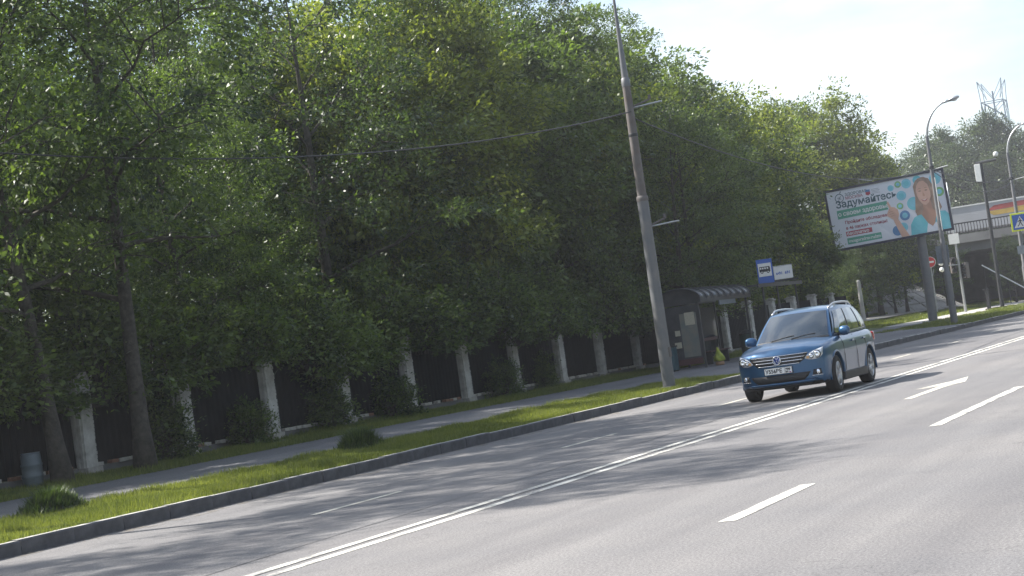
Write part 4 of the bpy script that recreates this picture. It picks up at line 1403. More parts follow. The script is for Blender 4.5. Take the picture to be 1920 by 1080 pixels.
# pedestrian crossing sign with yellow-green border on the third lamp
cs = empty('crossing_sign', (-15.42, 99.85, 4.80), 'pedestrian crossing sign with yellow green border on the far street lamp', 'sign')
cs.rotation_euler = (0, 0, R(6))
MB().box((0, 0, 0), (0.98, 0.04, 0.98)).build('border_plate', 'yellow_sign', cs, bevel=0.01)
bl_ = MB().box((0, -0.026, 0), (0.80, 0.012, 0.80)).build('blue_panel', 'blue_sign', cs)
b = MB()
b.prism([(-0.33, -0.30), (0.33, -0.30), (0.0, 0.32)], -0.040, -0.034)
tri = b.build('white_triangle', 'white_sign', bl_)
b = MB()
b.prism([(-0.035, 0.0), (0.04, 0.0), (0.045, 0.12), (0.0, 0.15), (-0.045, 0.11)], -0.046, -0.042)
b.prism([(-0.03, 0.01), (0.01, -0.02), (-0.05, -0.14), (-0.13, -0.24), (-0.165, -0.22), (-0.09, -0.12)], -0.046, -0.0425)
b.prism([(0.0, 0.0), (0.04, 0.01), (0.06, -0.1), (0.14, -0.23), (0.10, -0.25), (0.02, -0.12)], -0.046, -0.0415)
b.prism([(-0.04, 0.11), (-0.03, 0.07), (-0.12, -0.01), (-0.145, 0.02)], -0.046, -0.041)
b.prism([(0.04, 0.11), (0.03, 0.07), (0.12, 0.0), (0.135, 0.03)], -0.046, -0.0405)
b.prism(disc(0.0, 0.19, 0.037, n=12), -0.046, -0.0402)
b.build('walking_figure', 'black', tri)
MB().box((-0.05, 0.13, -0.1), (0.3, 0.22, 0.08)).build('bracket', 'galv', cs)
pl2 = empty('warning_plate', (-15.45, 99.9, 3.30), 'small grey plate below the crossing sign', 'sign')
MB().box((0, 0, 0), (0.7, 0.03, 0.45)).build('plate', 'sign_back', pl2)
MB().box((0.1, 0.04, 0), (0.2, 0.04, 0.06)).build('bracket', 'galv', pl2)

# ------------------------------------------------------------------ bridge, embankment, trailer, tower
br_ = empty('overpass', (-5, 140, 0), 'concrete road overpass with picket railing behind the crossing', 'bridge')
BRZ = 4.4
MB().box((0, 6.5, BRZ + 0.4), (58, 22.0, 0.8)).build('girder', 'bridge_dk', br_)  # stretched backwards to make the opening below darker
MB().box((0, -4.75, BRZ + 0.97), (58, 0.5, 0.62)).build('deck_edge', 'bridge', br_)
MB().box((0, 17.75, BRZ + 0.97), (58, 0.5, 0.62)).build('deck_edge', 'bridge', br_)
MB().box((0, 6.5, BRZ + 0.9), (58, 21.9, 0.2)).build('deck', 'concrete_dk', br_)
MB().box((0, -4.72, BRZ + 2.12), (58, 0.10, 0.09)).box((0, -4.72, BRZ + 1.40), (58, 0.08, 0.06)).build('rail', 'dark_metal', br_)
pk = MB().box((0, 0, 0), (0.045, 0.05, 0.72)).build('picket', 'dark_metal', br_)
for i in range(90):
    o = pk if i == 0 else pk.copy()
    if i:
        COL.objects.link(o)
    o.location = (-28 + i * 0.22, -4.72, BRZ + 1.76)
for x in (-8, 12, 27):
    MB().box((x, 0, BRZ / 2 - 0.2), (1.0, 7.5, BRZ + 0.4)).build('pier', 'concrete_dk', br_)
MB().box((-28.6, 6.5, BRZ / 2 + 0.3), (1.0, 22.6, BRZ + 1.6)).build('abutment', 'concrete_dk', br_)
MB().box((-10, 16.0, BRZ / 2 - 0.2), (40, 0.5, BRZ + 0.4)).build('added_dark_wall', 'concrete_dk', br_)  # wall added to close the opening and keep it dark
emb = MB()
emb.add([(-90, 112, 0.6), (-44, 122, 0.5), (-41.5, 135, 0.5), (-34.1, 135, 0.4), (-34.1, 157, 0.4), (-90, 157, 0.5), (-90, 134, 5.2), (-46, 135, 5.2), (-34.1, 135.2, 5.3), (-34.1, 157, 5.3), (-90, 157, 5.3)],
        [(0, 1, 7, 6), (1, 2, 3, 8, 7), (6, 7, 8, 9, 10)])
struct(emb.build('embankment', 'floor_wood'))
slab = empty('slope_paving', (-33.9, 135.2, 0.3), 'pale concrete slabs paving the conical slope beside the bridge opening', 'paving')
# quarter cone of slabs round the abutment corner
NA, NH = 12, 6
RB, HT = 8.6, 4.9
for i in range(NA):
    for j in range(NH):
        a0, a1 = R(-20 + 112 * i / NA + 0.5), R(-20 + 112 * (i + 1) / NA - 0.5)
        h0, h1 = j / NH + 0.008, (j + 1) / NH - 0.008
        r0_, r1_ = RB * (1 - h0), RB * (1 - h1)
        zj = random.uniform(-0.03, 0.03)
        q = [(r0_ * math.sin(a0), -r0_ * math.cos(a0), HT * h0 + zj), (r0_ * math.sin(a1), -r0_ * math.cos(a1), HT * h0 + zj),
             (r1_ * math.sin(a1), -r1_ * math.cos(a1), HT * h1 + zj), (r1_ * math.sin(a0), -r1_ * math.cos(a0), HT * h1 + zj)]
        MB().add(q + [(x, y_, z - 0.3) for x, y_, z in q], [(0, 1, 2, 3), (0, 4, 5, 1), (1, 5, 6, 2), (2, 6, 7, 3), (3, 7, 4, 0)]).build('paving_slab', 'concrete', slab)
hr = empty('embankment_handrail', (-21.3, 128.0, 0.3), 'sloping white pipe handrail in front of the bridge opening', 'handrail')
MB().tube([(-1.5, 0, 2.85), (1.5, 0, 0.62)], 0.045, 8).build('rail', 'white_sign', hr)
for (x, z) in ((-1.4, 2.75), (0.1, 1.62), (1.4, 0.68)):
    MB().tube([(x, 0.05, -0.1), (x, 0.05, z)], 0.03, 8).build('post', 'dark_metal', hr)

tr = empty('box_trailer', (-23.7, 139.6, BRZ + 1.0), 'pale grey box trailer with red and yellow band crossing the overpass', 'truck')
MB().box((0, 0, 1.55), (14.0, 2.5, 1.9)).build('box_body', 'trailer', tr, bevel=0.05)
MB().box((0, -1.27, 2.47), (13.9, 0.06, 0.10)).build('roof_rail', 'white_sign', tr)
MB().add([(0.0, -1.262, 1.82), (5.4, -1.262, 1.92), (5.4, -1.262, 2.32), (0.6, -1.262, 2.18)], [(0, 1, 2, 3)]).build('red_band', 'tr_red', tr)
MB().add([(0.5, -1.264, 1.45), (5.4, -1.264, 1.50), (5.4, -1.264, 1.91), (0.05, -1.264, 1.79)], [(0, 1, 2, 3)]).build('yellow_band', 'tr_yellow', tr)
for x in (-5.0, -3.9, 4.0, 5.1):
    MB().lathe([(0.0, -0.15), (0.3, -0.15), (0.48, -0.12), (0.48, 0.12), (0.3, 0.15), (0, 0.15)], c=(x, -1.0, 0.48), axis='y', n=20).build('wheel', 'tyre', tr)

tw = empty('lattice_tower', (-41.6, 262, 0.5), 'steel lattice antenna tower rising above the poplars', 'tower')
tw.scale = (0.78, 0.78, 1.0)
W0 = 2.5
TH = 30.0
hw_ = lambda z: 2.5 - 0.55 * z / TH + (0.0)
legs = [(-1, -1), (1, -1), (1, 1), (-1, 1)]
for (a, c) in legs:
    MB().tube([(a * 2.5, c * 2.5, 0), (a * 1.95, c * 1.95, TH - 3)], 0.11, 6).build('leg', 'tower', tw)
    MB().tube([(a * 1.95, c * 1.95, TH - 3), (a * 2.15, c * 2.15, TH)], 0.07, 6).build('mast_tip', 'tower', tw)
z = 12.0
while z < TH - 3.1:
    z2 = z + 2.5
    w1, w2 = 2.5 - 0.55 * z / (TH - 3), 2.5 - 0.55 * z2 / (TH - 3)
    for k in range(4):
        a, c = legs[k], legs[(k + 1) % 4]
        MB().tube([(a[0] * w1, a[1] * w1, z), (c[0] * w2, c[1] * w2, z2)], 0.055, 5).build('brace', 'tower', tw)
        MB().tube([(c[0] * w1, c[1] * w1, z), (a[0] * w2, a[1] * w2, z2)], 0.055, 5).build('brace', 'tower', tw)
        MB().tube([(a[0] * w2, a[1] * w2, z2), (c[0] * w2, c[1] * w2, z2)], 0.06, 5).build('brace', 'tower', tw)
    z = z2
for k in range(4):
    a, c = legs[k], legs[(k + 1) % 4]
    MB().tube([(a[0] * 2.15, a[1] * 2.15, TH), (0.5 * (a[0] + c[0]) * 1.2, 0.5 * (a[1] + c[1]) * 1.2, TH - 2.6)], 0.05, 5).build('brace', 'tower', tw)
    MB().tube([(c[0] * 2.15, c[1] * 2.15, TH), (0.5 * (a[0] + c[0]) * 1.2, 0.5 * (a[1] + c[1]) * 1.2, TH - 2.6)], 0.05, 5).build('brace', 'tower', tw)
for (x, y_, z) in ((-2.3, -2.1, 22.0), (2.5, -2.1, 24.0), (2.7, -2.0, 20.0), (0.2, -2.2, 23.5)):
    MB().box((x, y_, z), (0.42, 0.25, 2.6)).build('antenna_panel', 'antenna', tw, bevel=0.03)
MB().tube([(0, 0, 10), (0, 0, TH - 1.5)], 0.16, 6).build('cable_run', 'tower', tw)


# ------------------------------------------------------------------ the car
def smoothstep(a, b, x):
    t = min(max((x - a) / (b - a), 0), 1)
    return t * t * (3 - 2 * t)


def interp(tab, x):
    for (x0, v0), (x1, v1) in zip(tab, tab[1:]):
        if x <= x1:
            t = min(max((x - x0) / (x1 - x0), 0), 1)
            return v0 + (v1 - v0) * t
    return tab[-1][1]


car = empty('blue_suv', (-9.69, 33.24 - 0.87, 0.0), 'metallic blue compact SUV with silver roof rails driving towards the camera', 'car')
car.rotation_euler = (0, 0, R(0.4))
# car-local: x lateral (camera right = +x), y from nose (0) to tail (4.43), z up
WT = [(0.0, 0.80), (0.12, 0.845), (0.35, 0.875), (0.7, 0.895), (1.2, 0.90), (3.2, 0.90), (3.9, 0.885), (4.2, 0.85), (4.36, 0.80), (4.43, 0.74)]
TT = [(0.0, 0.76), (0.04, 0.84), (0.10, 0.895), (0.25, 0.935), (0.6, 0.985), (1.05, 1.03), (1.4, 1.035), (4.0, 1.06), (4.3, 1.03), (4.43, 0.92)]   # side shoulder top
HC = [(0.0, 0.79), (0.04, 0.875), (0.10, 0.935), (0.25, 0.985), (0.6, 1.04), (1.05, 1.085), (1.4, 1.06), (4.0, 1.08), (4.3, 1.05), (4.43, 0.94)]    # centre of hood
BT = [(0.0, 0.34), (0.08, 0.255), (0.3, 0.22), (0.6, 0.20), (3.9, 0.22), (4.3, 0.30), (4.43, 0.40)]
KT = [(0.0, 0.24), (0.3, 0.20), (0.6, 0.13), (1.0, 0.06), (1.4, 0.0), (3.8, 0.0), (4.2, -0.06), (4.43, -0.12)]


def section(yv):
    w, tp, hc, bt = interp(WT, yv), interp(TT, yv), interp(HC, yv), interp(BT, yv)
    pts = []
    for i in range(5):
        pts.append((w * 0.90 * i / 4, bt))
    hgt = tp - bt
    side = [(0.05, 0.955), (0.12, 0.985), (0.22, 1.0), (0.36, 1.005), (0.50, 1.01), (0.62, 1.015), (0.70, 1.012), (0.78, 1.0), (0.86, 0.985), (0.93, 0.962), (0.98, 0.925), (1.0, 0.88)]
    for (h, f_) in side:
        pts.append((w * f_, bt + hgt * h))
    for i in range(1, 9):
        t = i / 8
        x = w * 0.88 * (1 - t)
        crease = 0.012 * math.exp(-((x - 0.52 * w) / 0.05) ** 2)
        pts.append((x, tp + (hc - tp) * (1 - (1 - t) ** 2) + crease * (1 - smoothstep(1.1, 1.3, yv))))
    return pts


ys = [0.0, 0.02, 0.05, 0.10, 0.17, 0.25, 0.35, 0.45, 0.55, 0.7, 0.85, 1.0, 1.15, 1.4, 1.7, 2.0, 2.3, 2.6, 2.9, 3.1, 3.3, 3.5, 3.7, 3.9, 4.05, 4.2, 4.3, 4.37, 4.41, 4.43]


def shift(yv, x, w):
    return yv + interp(KT, yv) * (abs(x) / w) ** 2.2


b = MB()
grid_ = []
for yv in ys:
    s = section(yv)
    w = interp(WT, yv)
    row = [(-x, shift(yv, x, w), z) for (x, z) in reversed(s[1:])] + [(x, shift(yv, x, w), z) for (x, z) in s]
    grid_.append(row)
nr = len(grid_[0])
b.grid(grid_)
# close seam along the roof/hood centre (last and first point meet there)
for (row, rev) in ((grid_[0], False), (grid_[-1], True)):
    half = section(0.0 if not rev else 4.43)
    w = interp(WT, 0.0 if not rev else 4.43)
    yv = 0.0 if not rev else 4.43
    cap = []
    for (x, z) in half[4:]:
        cap.append([(x * (k / 8.0), shift(yv, x * k / 8.0, w), z) for k in range(-8, 9)])
    b.grid(cap)
body = b.build('body', 'car_paint', car, smooth=True)
import bmesh
bm = bmesh.new()
bm.from_mesh(body.data)
bmesh.ops.remove_doubles(bm, verts=bm.verts, dist=0.0015)
bmesh.ops.holes_fill(bm, edges=[e for e in bm.edges if e.is_boundary], sides=0)
bmesh.ops.recalc_face_normals(bm, faces=bm.faces)
bm.to_mesh(body.data)
bm.free()
body.data.polygons.foreach_set('use_smooth', [True] * len(body.data.polygons))
# wheel arches cut out of the body
AX = (0.87, 3.47)
WR = 0.345
cut = MB()
for ay in AX:
    for s in (-1, 1):
        cut.lathe([(0.0, s * 0.55), (0.405, s * 0.55), (0.405, s * 1.1), (0.0, s * 1.1)], c=(0, ay, 0.345), axis='x', n=40)
cutter = cut.build('cutter', 'car_black', car)
bm = bmesh.new()
bm.from_mesh(cutter.data)
bmesh.ops.remove_doubles(bm, verts=bm.verts, dist=0.0005)
bmesh.ops.recalc_face_normals(bm, faces=bm.faces)
bm.to_mesh(cutter.data)
bm.free()
md = body.modifiers.new('arches', 'BOOLEAN')
md.operation = 'DIFFERENCE'
md.object = cutter
md.solver = 'EXACT'
bpy.context.view_layer.update()
dg = bpy.context.evaluated_depsgraph_get()
new_me = bpy.data.meshes.new_from_object(body.evaluated_get(dg))
old = body.data
body.modifiers.clear()
body.data = new_me
bpy.data.objects.remove(cutter)
if len(new_me.materials) == 0:
    new_me.materials.append(M['car_paint'])
if len(new_me.materials) == 1:
    new_me.materials.append(M['car_black'])
# black lower cladding and arch interiors
for p in new_me.polygons:
    c = p.center
    z = c.z
    inside = any(math.hypot(c.y - ay, c.z - 0.345) < 0.402 and abs(c.x) < 0.88 for ay in AX)
    p.material_index = 1 if (inside or z < 0.27) else 0

# front patches laid on the fascia
W0_ = interp(WT, 0.0)


def fy(x, z):
    """y of the front surface at lateral x and height z, a few mm proud"""
    base = 0.24 * (abs(x) / W0_) ** 2.2
    if z > 0.79:
        base += (z - 0.79) * 0.75
    if z < 0.34:
        base += (0.34 - z) * 0.9
    return base


def patch(name, poly_rows, m, parent, proud=0.006, thick=0.012):
    """poly_rows: list of (z, xmin, xmax) from low to high; laid on the front surface"""
    rows = []
    nx = 14
    for (z, x0, x1) in poly_rows:
        rows.append([(x0 + (x1 - x0) * k / nx, fy(x0 + (x1 - x0) * k / nx, z) - proud, z) for k in range(nx + 1)])
    b = MB().grid(rows)
    o = b.build(name, m, parent, smooth=True)
    sm = o.modifiers.new('thick', 'SOLIDIFY')
    sm.thickness = thick
    sm.offset = 0
    return o


# upper grille: black field, two chrome bars, chrome lower edge
gr = patch('grille', [(0.655, -0.40, 0.40), (0.70, -0.47, 0.47), (0.76, -0.52, 0.52), (0.80, -0.545, 0.545), (0.83, -0.56, 0.56)], 'car_black', car, 0.008)
for (z0, z1, hwid) in ((0.706, 0.720, 0.465), (0.760, 0.774, 0.505), (0.818, 0.826, 0.55)):
    patch('grille_bar', [(z0, -hwid, hwid), (z1, -hwid - 0.008, hwid + 0.008)], 'chrome', gr, 0.022)
patch('grille_trim', [(0.648, -0.40, 0.40), (0.660, -0.41, 0.41)], 'chrome', gr, 0.018)
# lower intake, bumper lip and fog lamp recesses
li = patch('lower_intake', [(0.335, -0.44, 0.44), (0.40, -0.52, 0.52), (0.475, -0.57, 0.57)], 'car_black', car, 0.008)
patch('bumper_lip', [(0.285, -0.60, 0.60), (0.325, -0.66, 0.66)], 'car_paint', car, 0.03, 0.03)
patch('skid_plate', [(0.23, -0.55, 0.55), (0.275, -0.58, 0.58)], 'car_black', car, 0.02, 0.03)
for s in (-1, 1):
    xa = sorted((s * 0.60, s * 0.755))
    xb = sorted((s * 0.62, s * 0.745))
    fr_ = patch('fog_recess', [(0.40, xa[0], xa[1]), (0.50, xb[0], xb[1])], 'car_black', car, 0.008)
    cx_ = s * 0.685
    MB().lathe([(0.0, -0.012), (0.035, -0.008), (0.045, 0.0)], c=(cx_, fy(cx_, 0.45) - 0.012, 0.45), axis='y', n=14).build('fog_lamp', 'head_bulb', fr_, smooth=True)
    xc = sorted((s * 0.585, s * 0.77))
    patch('chrome_strip', [(0.385, xc[0], xc[1]), (0.395, xc[0], xc[1])], 'chrome', fr_, 0.014)


# headlamps: wrap the front corner, following shoulder
def head(s):
    rows = []
    low = [(0.50, 0.715), (0.56, 0.690), (0.64, 0.680), (0.72, 0.690), (0.775, 0.720), (0.81, 0.765)]
    upp = [(0.50, 0.735), (0.56, 0.790), (0.64, 0.835), (0.72, 0.862), (0.775, 0.880), (0.81, 0.890)]
    for t in [0, 0.2, 0.4, 0.6, 0.8, 1.0]:
        r = []
        for (xl, zl), (xu, zu) in zip(low, upp):
            x, z = xl + (xu - xl) * t, zl + (zu - zl) * t
            r.append((s * x, fy(x, z) - 0.012 + (0.05 if x > 0.8 else 0) * 0, z))
        rows.append(r)
    hd = MB().grid(rows).build('headlight', 'head_lens', car, smooth=True)
    sm = hd.modifiers.new('thick', 'SOLIDIFY')
    sm.thickness = 0.02
    for (x, z, r) in ((0.715, 0.775, 0.062), (0.615, 0.752, 0.040)):
        yv = fy(x, z) - 0.026
        MB().lathe([(0.0, 0.0), (r * 0.55, -0.012), (r * 0.9, -0.006), (r, 0.004)], c=(s * x, yv, z), axis='y', n=18).build('reflector', 'head_bulb', hd, smooth=True)
        MB().lathe([(r, 0.006), (r * 1.12, -0.006), (r * 1.22, 0.006)], c=(s * x, yv - 0.001, z), axis='y', n=18).build('lamp_ring', 'car_black', hd)
    MB().box((s * 0.555, fy(0.555, 0.735) - 0.024, 0.735), (0.05, 0.012, 0.045)).build('indicator', 'indicator', hd)
    return hd


head(-1)
head(1)
# number plate
npl = MB().box((0, -0.022, 0.555), (0.535, 0.016, 0.125)).build('number_plate', 'car_black', car)
MB().box((0, -0.032, 0.555), (0.52, 0.006, 0.112)).build('plate_face', 'plate_white', npl)
for (tx, x, z, sz) in (('У556ВЕ', -0.243, 0.522, 0.096), ('799', 0.135, 0.545, 0.066), ('RUS', 0.135, 0.510, 0.032)):
    me = text_mesh(tx, sz, 0.0, 0.0030, 'LEFT', 0.98)
    o = place('lettering', me, 'black', npl)
    o.rotation_euler = (R(90), 0, 0)
    o.location = (x, -0.0365, z)
MB().box((0.122, -0.0355, 0.555), (0.004, 0.002, 0.11)).build('plate_divider', 'black', npl)
for k, mm in enumerate(('white_sign', 'blue_sign', 'red_sign')):
    MB().box((0.225, -0.0358, 0.531 - k * 0.010), (0.04, 0.002, 0.009)).build('plate_flag', mm, npl)
MB().box((0, -0.008, 0.50), (0.56, 0.02, 0.02)).build('plate_holder', 'car_black', npl)
# emblem: ring with V over W
em = MB().lathe([(0.0, -0.012), (0.072, -0.012), (0.080, 0.004)], c=(0, fy(0, 0.745) - 0.030, 0.745), axis='y', n=28).build('emblem', 'emblem_blue', car, smooth=True)
ey = fy(0, 0.745) - 0.046
b = MB()
b.tube([(0.076 * math.cos(2 * math.pi * k / 28), ey, 0.745 + 0.076 * math.sin(2 * math.pi * k / 28)) for k in range(29)], 0.0085, 6, False)
b.tube([(-0.034, ey, 0.745 + 0.066), (0.0, ey, 0.745 + 0.008), (0.034, ey, 0.745 + 0.066)], 0.0075, 6)
b.tube([(-0.066, ey, 0.745 + 0.034), (-0.030, ey, 0.745 - 0.062), (0.0, ey, 0.745 - 0.004), (0.030, ey, 0.745 - 0.062), (0.066, ey, 0.745 + 0.034)], 0.0075, 6)
b.build('emblem_letters', 'chrome', em, smooth=True)

# cabin: painted shell with glass laid on it
base_f = lambda t: Vector(((-0.755 + 1.51 * t), 1.02 + 0.26 * abs(2 * t - 1) ** 2.4, 1.065 - 0.02 * abs(2 * t - 1) ** 2))
top_f = lambda t: Vector(((-0.585 + 1.17 * t), 1.86 + 0.10 * abs(2 * t - 1) ** 2.4, 1.585 - 0.020 * abs(2 * t - 1) ** 2))


def side_b(t, s):
    return Vector((s * interp([(0, 0.755), (0.15, 0.80), (0.5, 0.815), (0.8, 0.79), (1, 0.73)], t), 1.28 + (4.16 - 1.28) * t, 1.035 + 0.045 * t))


def side_t(t, s):
    return Vector((s * interp([(0, 0.585), (0.15, 0.61), (0.5, 0.615), (0.8, 0.60), (1, 0.565)], t), 1.96 + (4.02 - 1.96) * t, interp([(0, 1.565), (0.3, 1.605), (0.55, 1.605), (0.8, 1.585), (1, 1.545)], t)))


rear_b = lambda t: Vector((0.73 - 1.46 * t, 4.16 + 0.13 * (1 - abs(2 * t - 1) ** 2), 1.08))
rear_t = lambda t: Vector((0.565 - 1.13 * t, 4.02 + 0.08 * (1 - abs(2 * t - 1) ** 2), 1.545 + 0.02 * (1 - abs(2 * t - 1) ** 2)))


def wall(fb, ft, bul, out):
    def P(t, v, lift=0.0):
        p = fb(t).lerp(ft(t), v)
        return p + out(t) * (bul * 4 * v * (1 - v) + lift)
    return P


front_P = wall(base_f, top_f, 0.025, lambda t: Vector((0, -0.55, 0.83)))
left_P = wall(lambda t: side_b(t, -1), lambda t: side_t(t, -1), 0.03, lambda t: Vector((-0.95, 0, 0.3)))
right_P = wall(lambda t: side_b(t, 1), lambda t: side_t(t, 1), 0.03, lambda t: Vector((0.95, 0, 0.3)))
rear_P = wall(rear_b, rear_t, 0.03, lambda t: Vector((0, 0.95, 0.3)))
cb = MB()
NT, NV = 20, 8
for Pf in (front_P, left_P, right_P, rear_P):
    cb.grid([[Pf(t / NT, v / NV) for t in range(NT + 1)] for v in range(NV + 1)])
# roof dome
roof_rows = []
NR = 16
for i in range(NR + 1):
    t = i / NR
    a, c = side_t(t, -1), side_t(t, 1)
    if i == 0:
        row = [top_f(k / 20.0) for k in range(21)]
    elif i == NR:
        row = [rear_t(1 - k / 20.0) for k in range(21)]
    else:
        row = []
        for k in range(21):
            u = k / 20.0
            p = a.lerp(c, u)
            yb = (1 - t) * (top_f(u).y - side_t(0, 1).y) * (1 - t) ** 2 + t ** 3 * (rear_t(u).y - 4.02)
            dome = (0.030 + 0.022 * math.sin(math.pi * min(1, t * 1.05))) * (1 - abs(2 * u - 1) ** 2.2)
            row.append(Vector((p.x, p.y + yb, p.z + dome)))
    roof_rows.append(row)
cb.grid(roof_rows)
cabin = cb.build('cabin', 'car_paint', car, smooth=True)
bm = bmesh.new()
bm.from_mesh(cabin.data)
bmesh.ops.remove_doubles(bm, verts=bm.verts, dist=0.004)
bmesh.ops.recalc_face_normals(bm, faces=bm.faces)
bm.to_mesh(cabin.data)
bm.free()
cabin.data.polygons.foreach_set('use_smooth', [True] * len(cabin.data.polygons))


def glass(name, Pf, t0, t1, v0, v1, m='car_glass', lift=0.010, skew0=0.0, skew1=0.0, parent=None):
    rows = []
    for j in range(9):
        v = v0 + (v1 - v0) * j / 8
        a0 = t0 + skew0 * j / 8
        a1 = t1 + skew1 * j / 8
        rows.append([Pf(a0 + (a1 - a0) * k / 14, v, lift) for k in range(15)])
    o = MB().grid(rows).build(name, m, parent or car, smooth=True)
    return o


ws = glass('windscreen', front_P, 0.035, 0.965, 0.03, 0.93)
for (x0, x1, a) in ((0.25, 0.55, 0.1), (0.52, 0.82, 0.1)):
    p0 = front_P(x0, 0.02, 0.018)
    p1 = front_P(x1, 0.12, 0.022)
    MB().tube([p0, p0.lerp(p1, 0.5) + Vector((0, -0.004, 0.006)), p1], [0.012, 0.009, 0.006], 6).build('wiper', 'car_black', ws)
cowl = glass('cowl', front_P, 0.03, 0.97, -0.015, 0.028, 'car_black', 0.012)
for Pf in (left_P, right_P):
    for (t0, t1, s0, s1) in ((0.035, 0.335, 0.02, 0.0), (0.375, 0.70, 0.0, -0.02), (0.735, 0.90, -0.01, -0.05)):
        gl = glass('side_window', Pf, t0, t1, 0.09, 0.88, skew0=s0, skew1=s1)
    glass('pillar_trim', Pf, 0.338, 0.372, 0.09, 0.88, 'car_black', 0.008)
    glass('window_trim', Pf, 0.03, 0.92, 0.045, 0.08, 'silver', 0.008)
glass('rear_window', rear_P, 0.06, 0.94, 0.12, 0.88)
# roof rails
for s in (-1, 1):
    pts = []
    for i in range(15):
        t = 0.04 + 0.88 * i / 14
        p = side_t(t, s)
        lift = 0.055 * min(1, math.sin(math.pi * i / 14) * 2.2)
        pts.append((p.x * 0.95, p.y, p.z + 0.012 + lift))
    rr_ = MB().tube(pts, 0.020, 8).build('roof_rail', 'silver', car, smooth=True)
    for i in (3, 11):
        MB().tube([(pts[i][0], pts[i][1], pts[i][2] - 0.06), pts[i]], 0.016, 6).build('rail_foot', 'silver', rr_)
# mirrors
for s in (-1, 1):
    rows = []
    for (o_, r1, r2) in ((0.0, 0.02, 0.02), (0.02, 0.07, 0.06), (0.08, 0.095, 0.075), (0.17, 0.09, 0.07), (0.215, 0.06, 0.05), (0.225, 0.01, 0.01)):
        rows.append([(s * (0.815 + o_), 1.60 - 0.04 * o_ / 0.22 + r2 * math.cos(2 * math.pi * k / 14) * 0.9, 1.115 + r1 * math.sin(2 * math.pi * k / 14)) for k in range(15)])
    mr = MB().grid(rows).build('mirror', 'car_paint', car, smooth=True)
    MB().tube([(s * 0.77, 1.60, 1.05), (s * 0.84, 1.60, 1.08)], 0.03, 8).build('mirror_stalk', 'car_black', mr)
    MB().box((s * 0.925, 1.66, 1.115), (0.16, 0.01, 0.12)).build('mirror_glass', 'chrome', mr)
# doors: seams and handles on both sides, cladding and arch trims
for s in (-1, 1):
    for (yy, lean) in ((1.42, 0.03), (2.42, 0.0), (3.32, -0.12)):
        MB().tube([(s * 0.907, yy, 0.36), (s * 0.918, yy + lean * 0.4, 0.62), (s * 0.905, yy + lean, 0.88), (s * 0.845, yy + lean, 1.02)], 0.0045, 5).build('door_seam', 'car_black', car)
    for yy in (2.22, 3.12):
        MB().box((s * 0.905, yy, 0.905), (0.035, 0.19, 0.03)).build('door_handle', 'car_paint', car, bevel=0.008)
    MB().box((s * 0.865, 2.17, 0.27), (0.10, 1.85, 0.16)).build('sill_cladding', 'car_black', car, bevel=0.02)
    for ay in AX:
        pts = []
        for k in range(19):
            a = R(-12 + 204 * k / 18)
            yy = ay + 0.425 * math.cos(a)
            zz = 0.345 + 0.425 * math.sin(a)
            pts.append((s * (0.895 - (0.03 if ay < 1 and yy < 0.6 else 0) - 0.02 * (yy < 0.5 and ay < 1)), yy, zz))
        MB().tube(pts, 0.024, 6).build('arch_trim', 'car_paint', car, smooth=True)
    MB().box((s * 0.775, 4.325, 0.90), (0.12, 0.12, 0.18)).build('tail_lamp', 'tail', car, bevel=0.03)
# underbody, exhaust
MB().box((0, 2.2, 0.26), (1.25, 3.6, 0.10)).build('underbody', 'car_black', car)
MB().tube([(0.45, 4.2, 0.30), (0.45, 4.46, 0.29)], 0.035, 10).build('exhaust', 'silver', car)

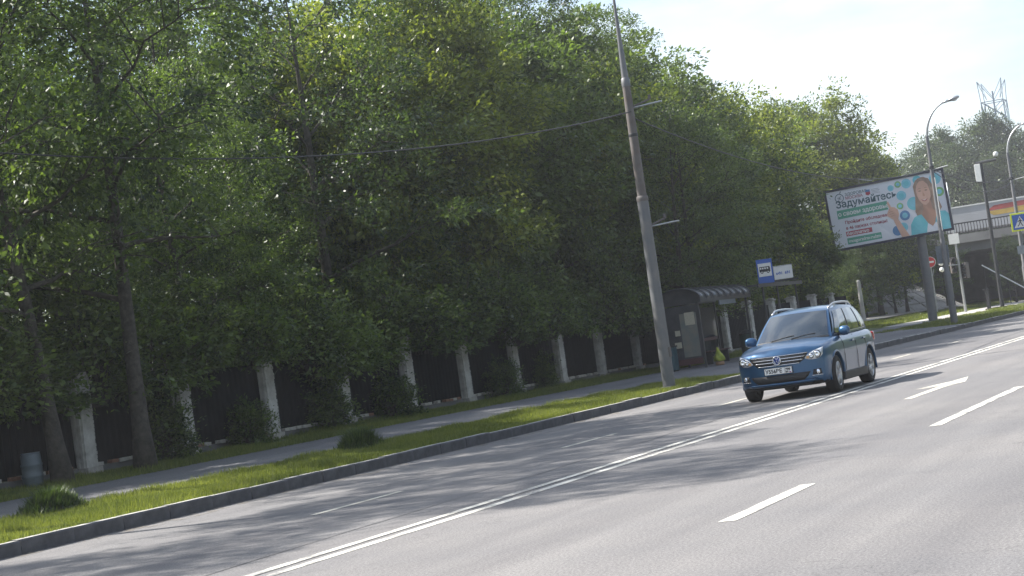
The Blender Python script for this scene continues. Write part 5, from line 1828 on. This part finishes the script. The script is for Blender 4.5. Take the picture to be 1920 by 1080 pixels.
# wheels
tyre_b = MB().lathe([(0.215, -0.10), (0.30, -0.118), (0.335, -0.10), (0.345, -0.06), (0.345, 0.06), (0.335, 0.10), (0.30, 0.118), (0.215, 0.10)], axis='x', n=40, closed=True)
rim_b = MB().lathe([(0.222, 0.10), (0.228, 0.112), (0.215, 0.114), (0.205, 0.085), (0.200, 0.03), (0.200, -0.10), (0.222, -0.10)], axis='x', n=40)
for k in range(5):
    for off in (-0.13, 0.13):
        a = 2 * math.pi * k / 5 + off
        ca, sa = math.cos(a), math.sin(a)
        a2 = 2 * math.pi * k / 5 + off * 0.6
        rim_b.tube([(0.095, 0.045 * math.cos(a2), 0.045 * math.sin(a2)), (0.098, 0.13 * ca, 0.13 * sa), (0.092, 0.212 * ca, 0.212 * sa)], [0.026, 0.019, 0.022], 6)
rim_b.lathe([(0.0, 0.116), (0.035, 0.114), (0.062, 0.10), (0.066, 0.05)], axis='x', n=20)
disc_b = MB().lathe([(0.0, 0.03), (0.15, 0.03), (0.15, 0.015), (0.0, 0.015)], axis='x', n=24)
to_ = tyre_b.build('tyre', 'tyre', smooth=True)
ro_ = rim_b.build('rim', 'silver', smooth=True)
do_ = disc_b.build('brake_disc', 'dark_metal')
W_me = (to_.data, ro_.data, do_.data)
for o in (to_, ro_, do_):
    bpy.data.objects.remove(o)
for ay in AX:
    for s in (-1, 1):
        wh = place('wheel', W_me[0], None, car, loc=(s * 0.785, ay, WR))
        wh.rotation_euler = (0.3 * ay, 0, 0 if s > 0 else math.pi)
        if ay < 1:
            wh.rotation_euler[2] += R(2)
        place('rim', W_me[1], None, wh)
        place('brake_disc', W_me[2], None, wh)


# ------------------------------------------------------------------ added haze: closed box of thin even air, lifting dark tones like lens veil
hz = MB().box((0, 600, 24.3), (1840, 1860, 51.4)).build('haze', None)
hm = bpy.data.materials.new('haze_air')
hm.use_nodes = True
hm.node_tree.nodes.clear()
ho = hm.node_tree.nodes.new('ShaderNodeOutputMaterial')
hv = hm.node_tree.nodes.new('ShaderNodeVolumePrincipled')
hv.inputs['Color'].default_value = (0.93, 0.95, 1.0, 1)
hv.inputs['Density'].default_value = 0.00048
hv.inputs['Anisotropy'].default_value = 0.2
hm.node_tree.links.new(hv.outputs['Volume'], ho.inputs['Volume'])
hz.data.materials.append(hm)
hz['kind'] = 'stuff'
tag(hz, 'added thin pale haze lifting the dark tones over the whole street', 'haze')
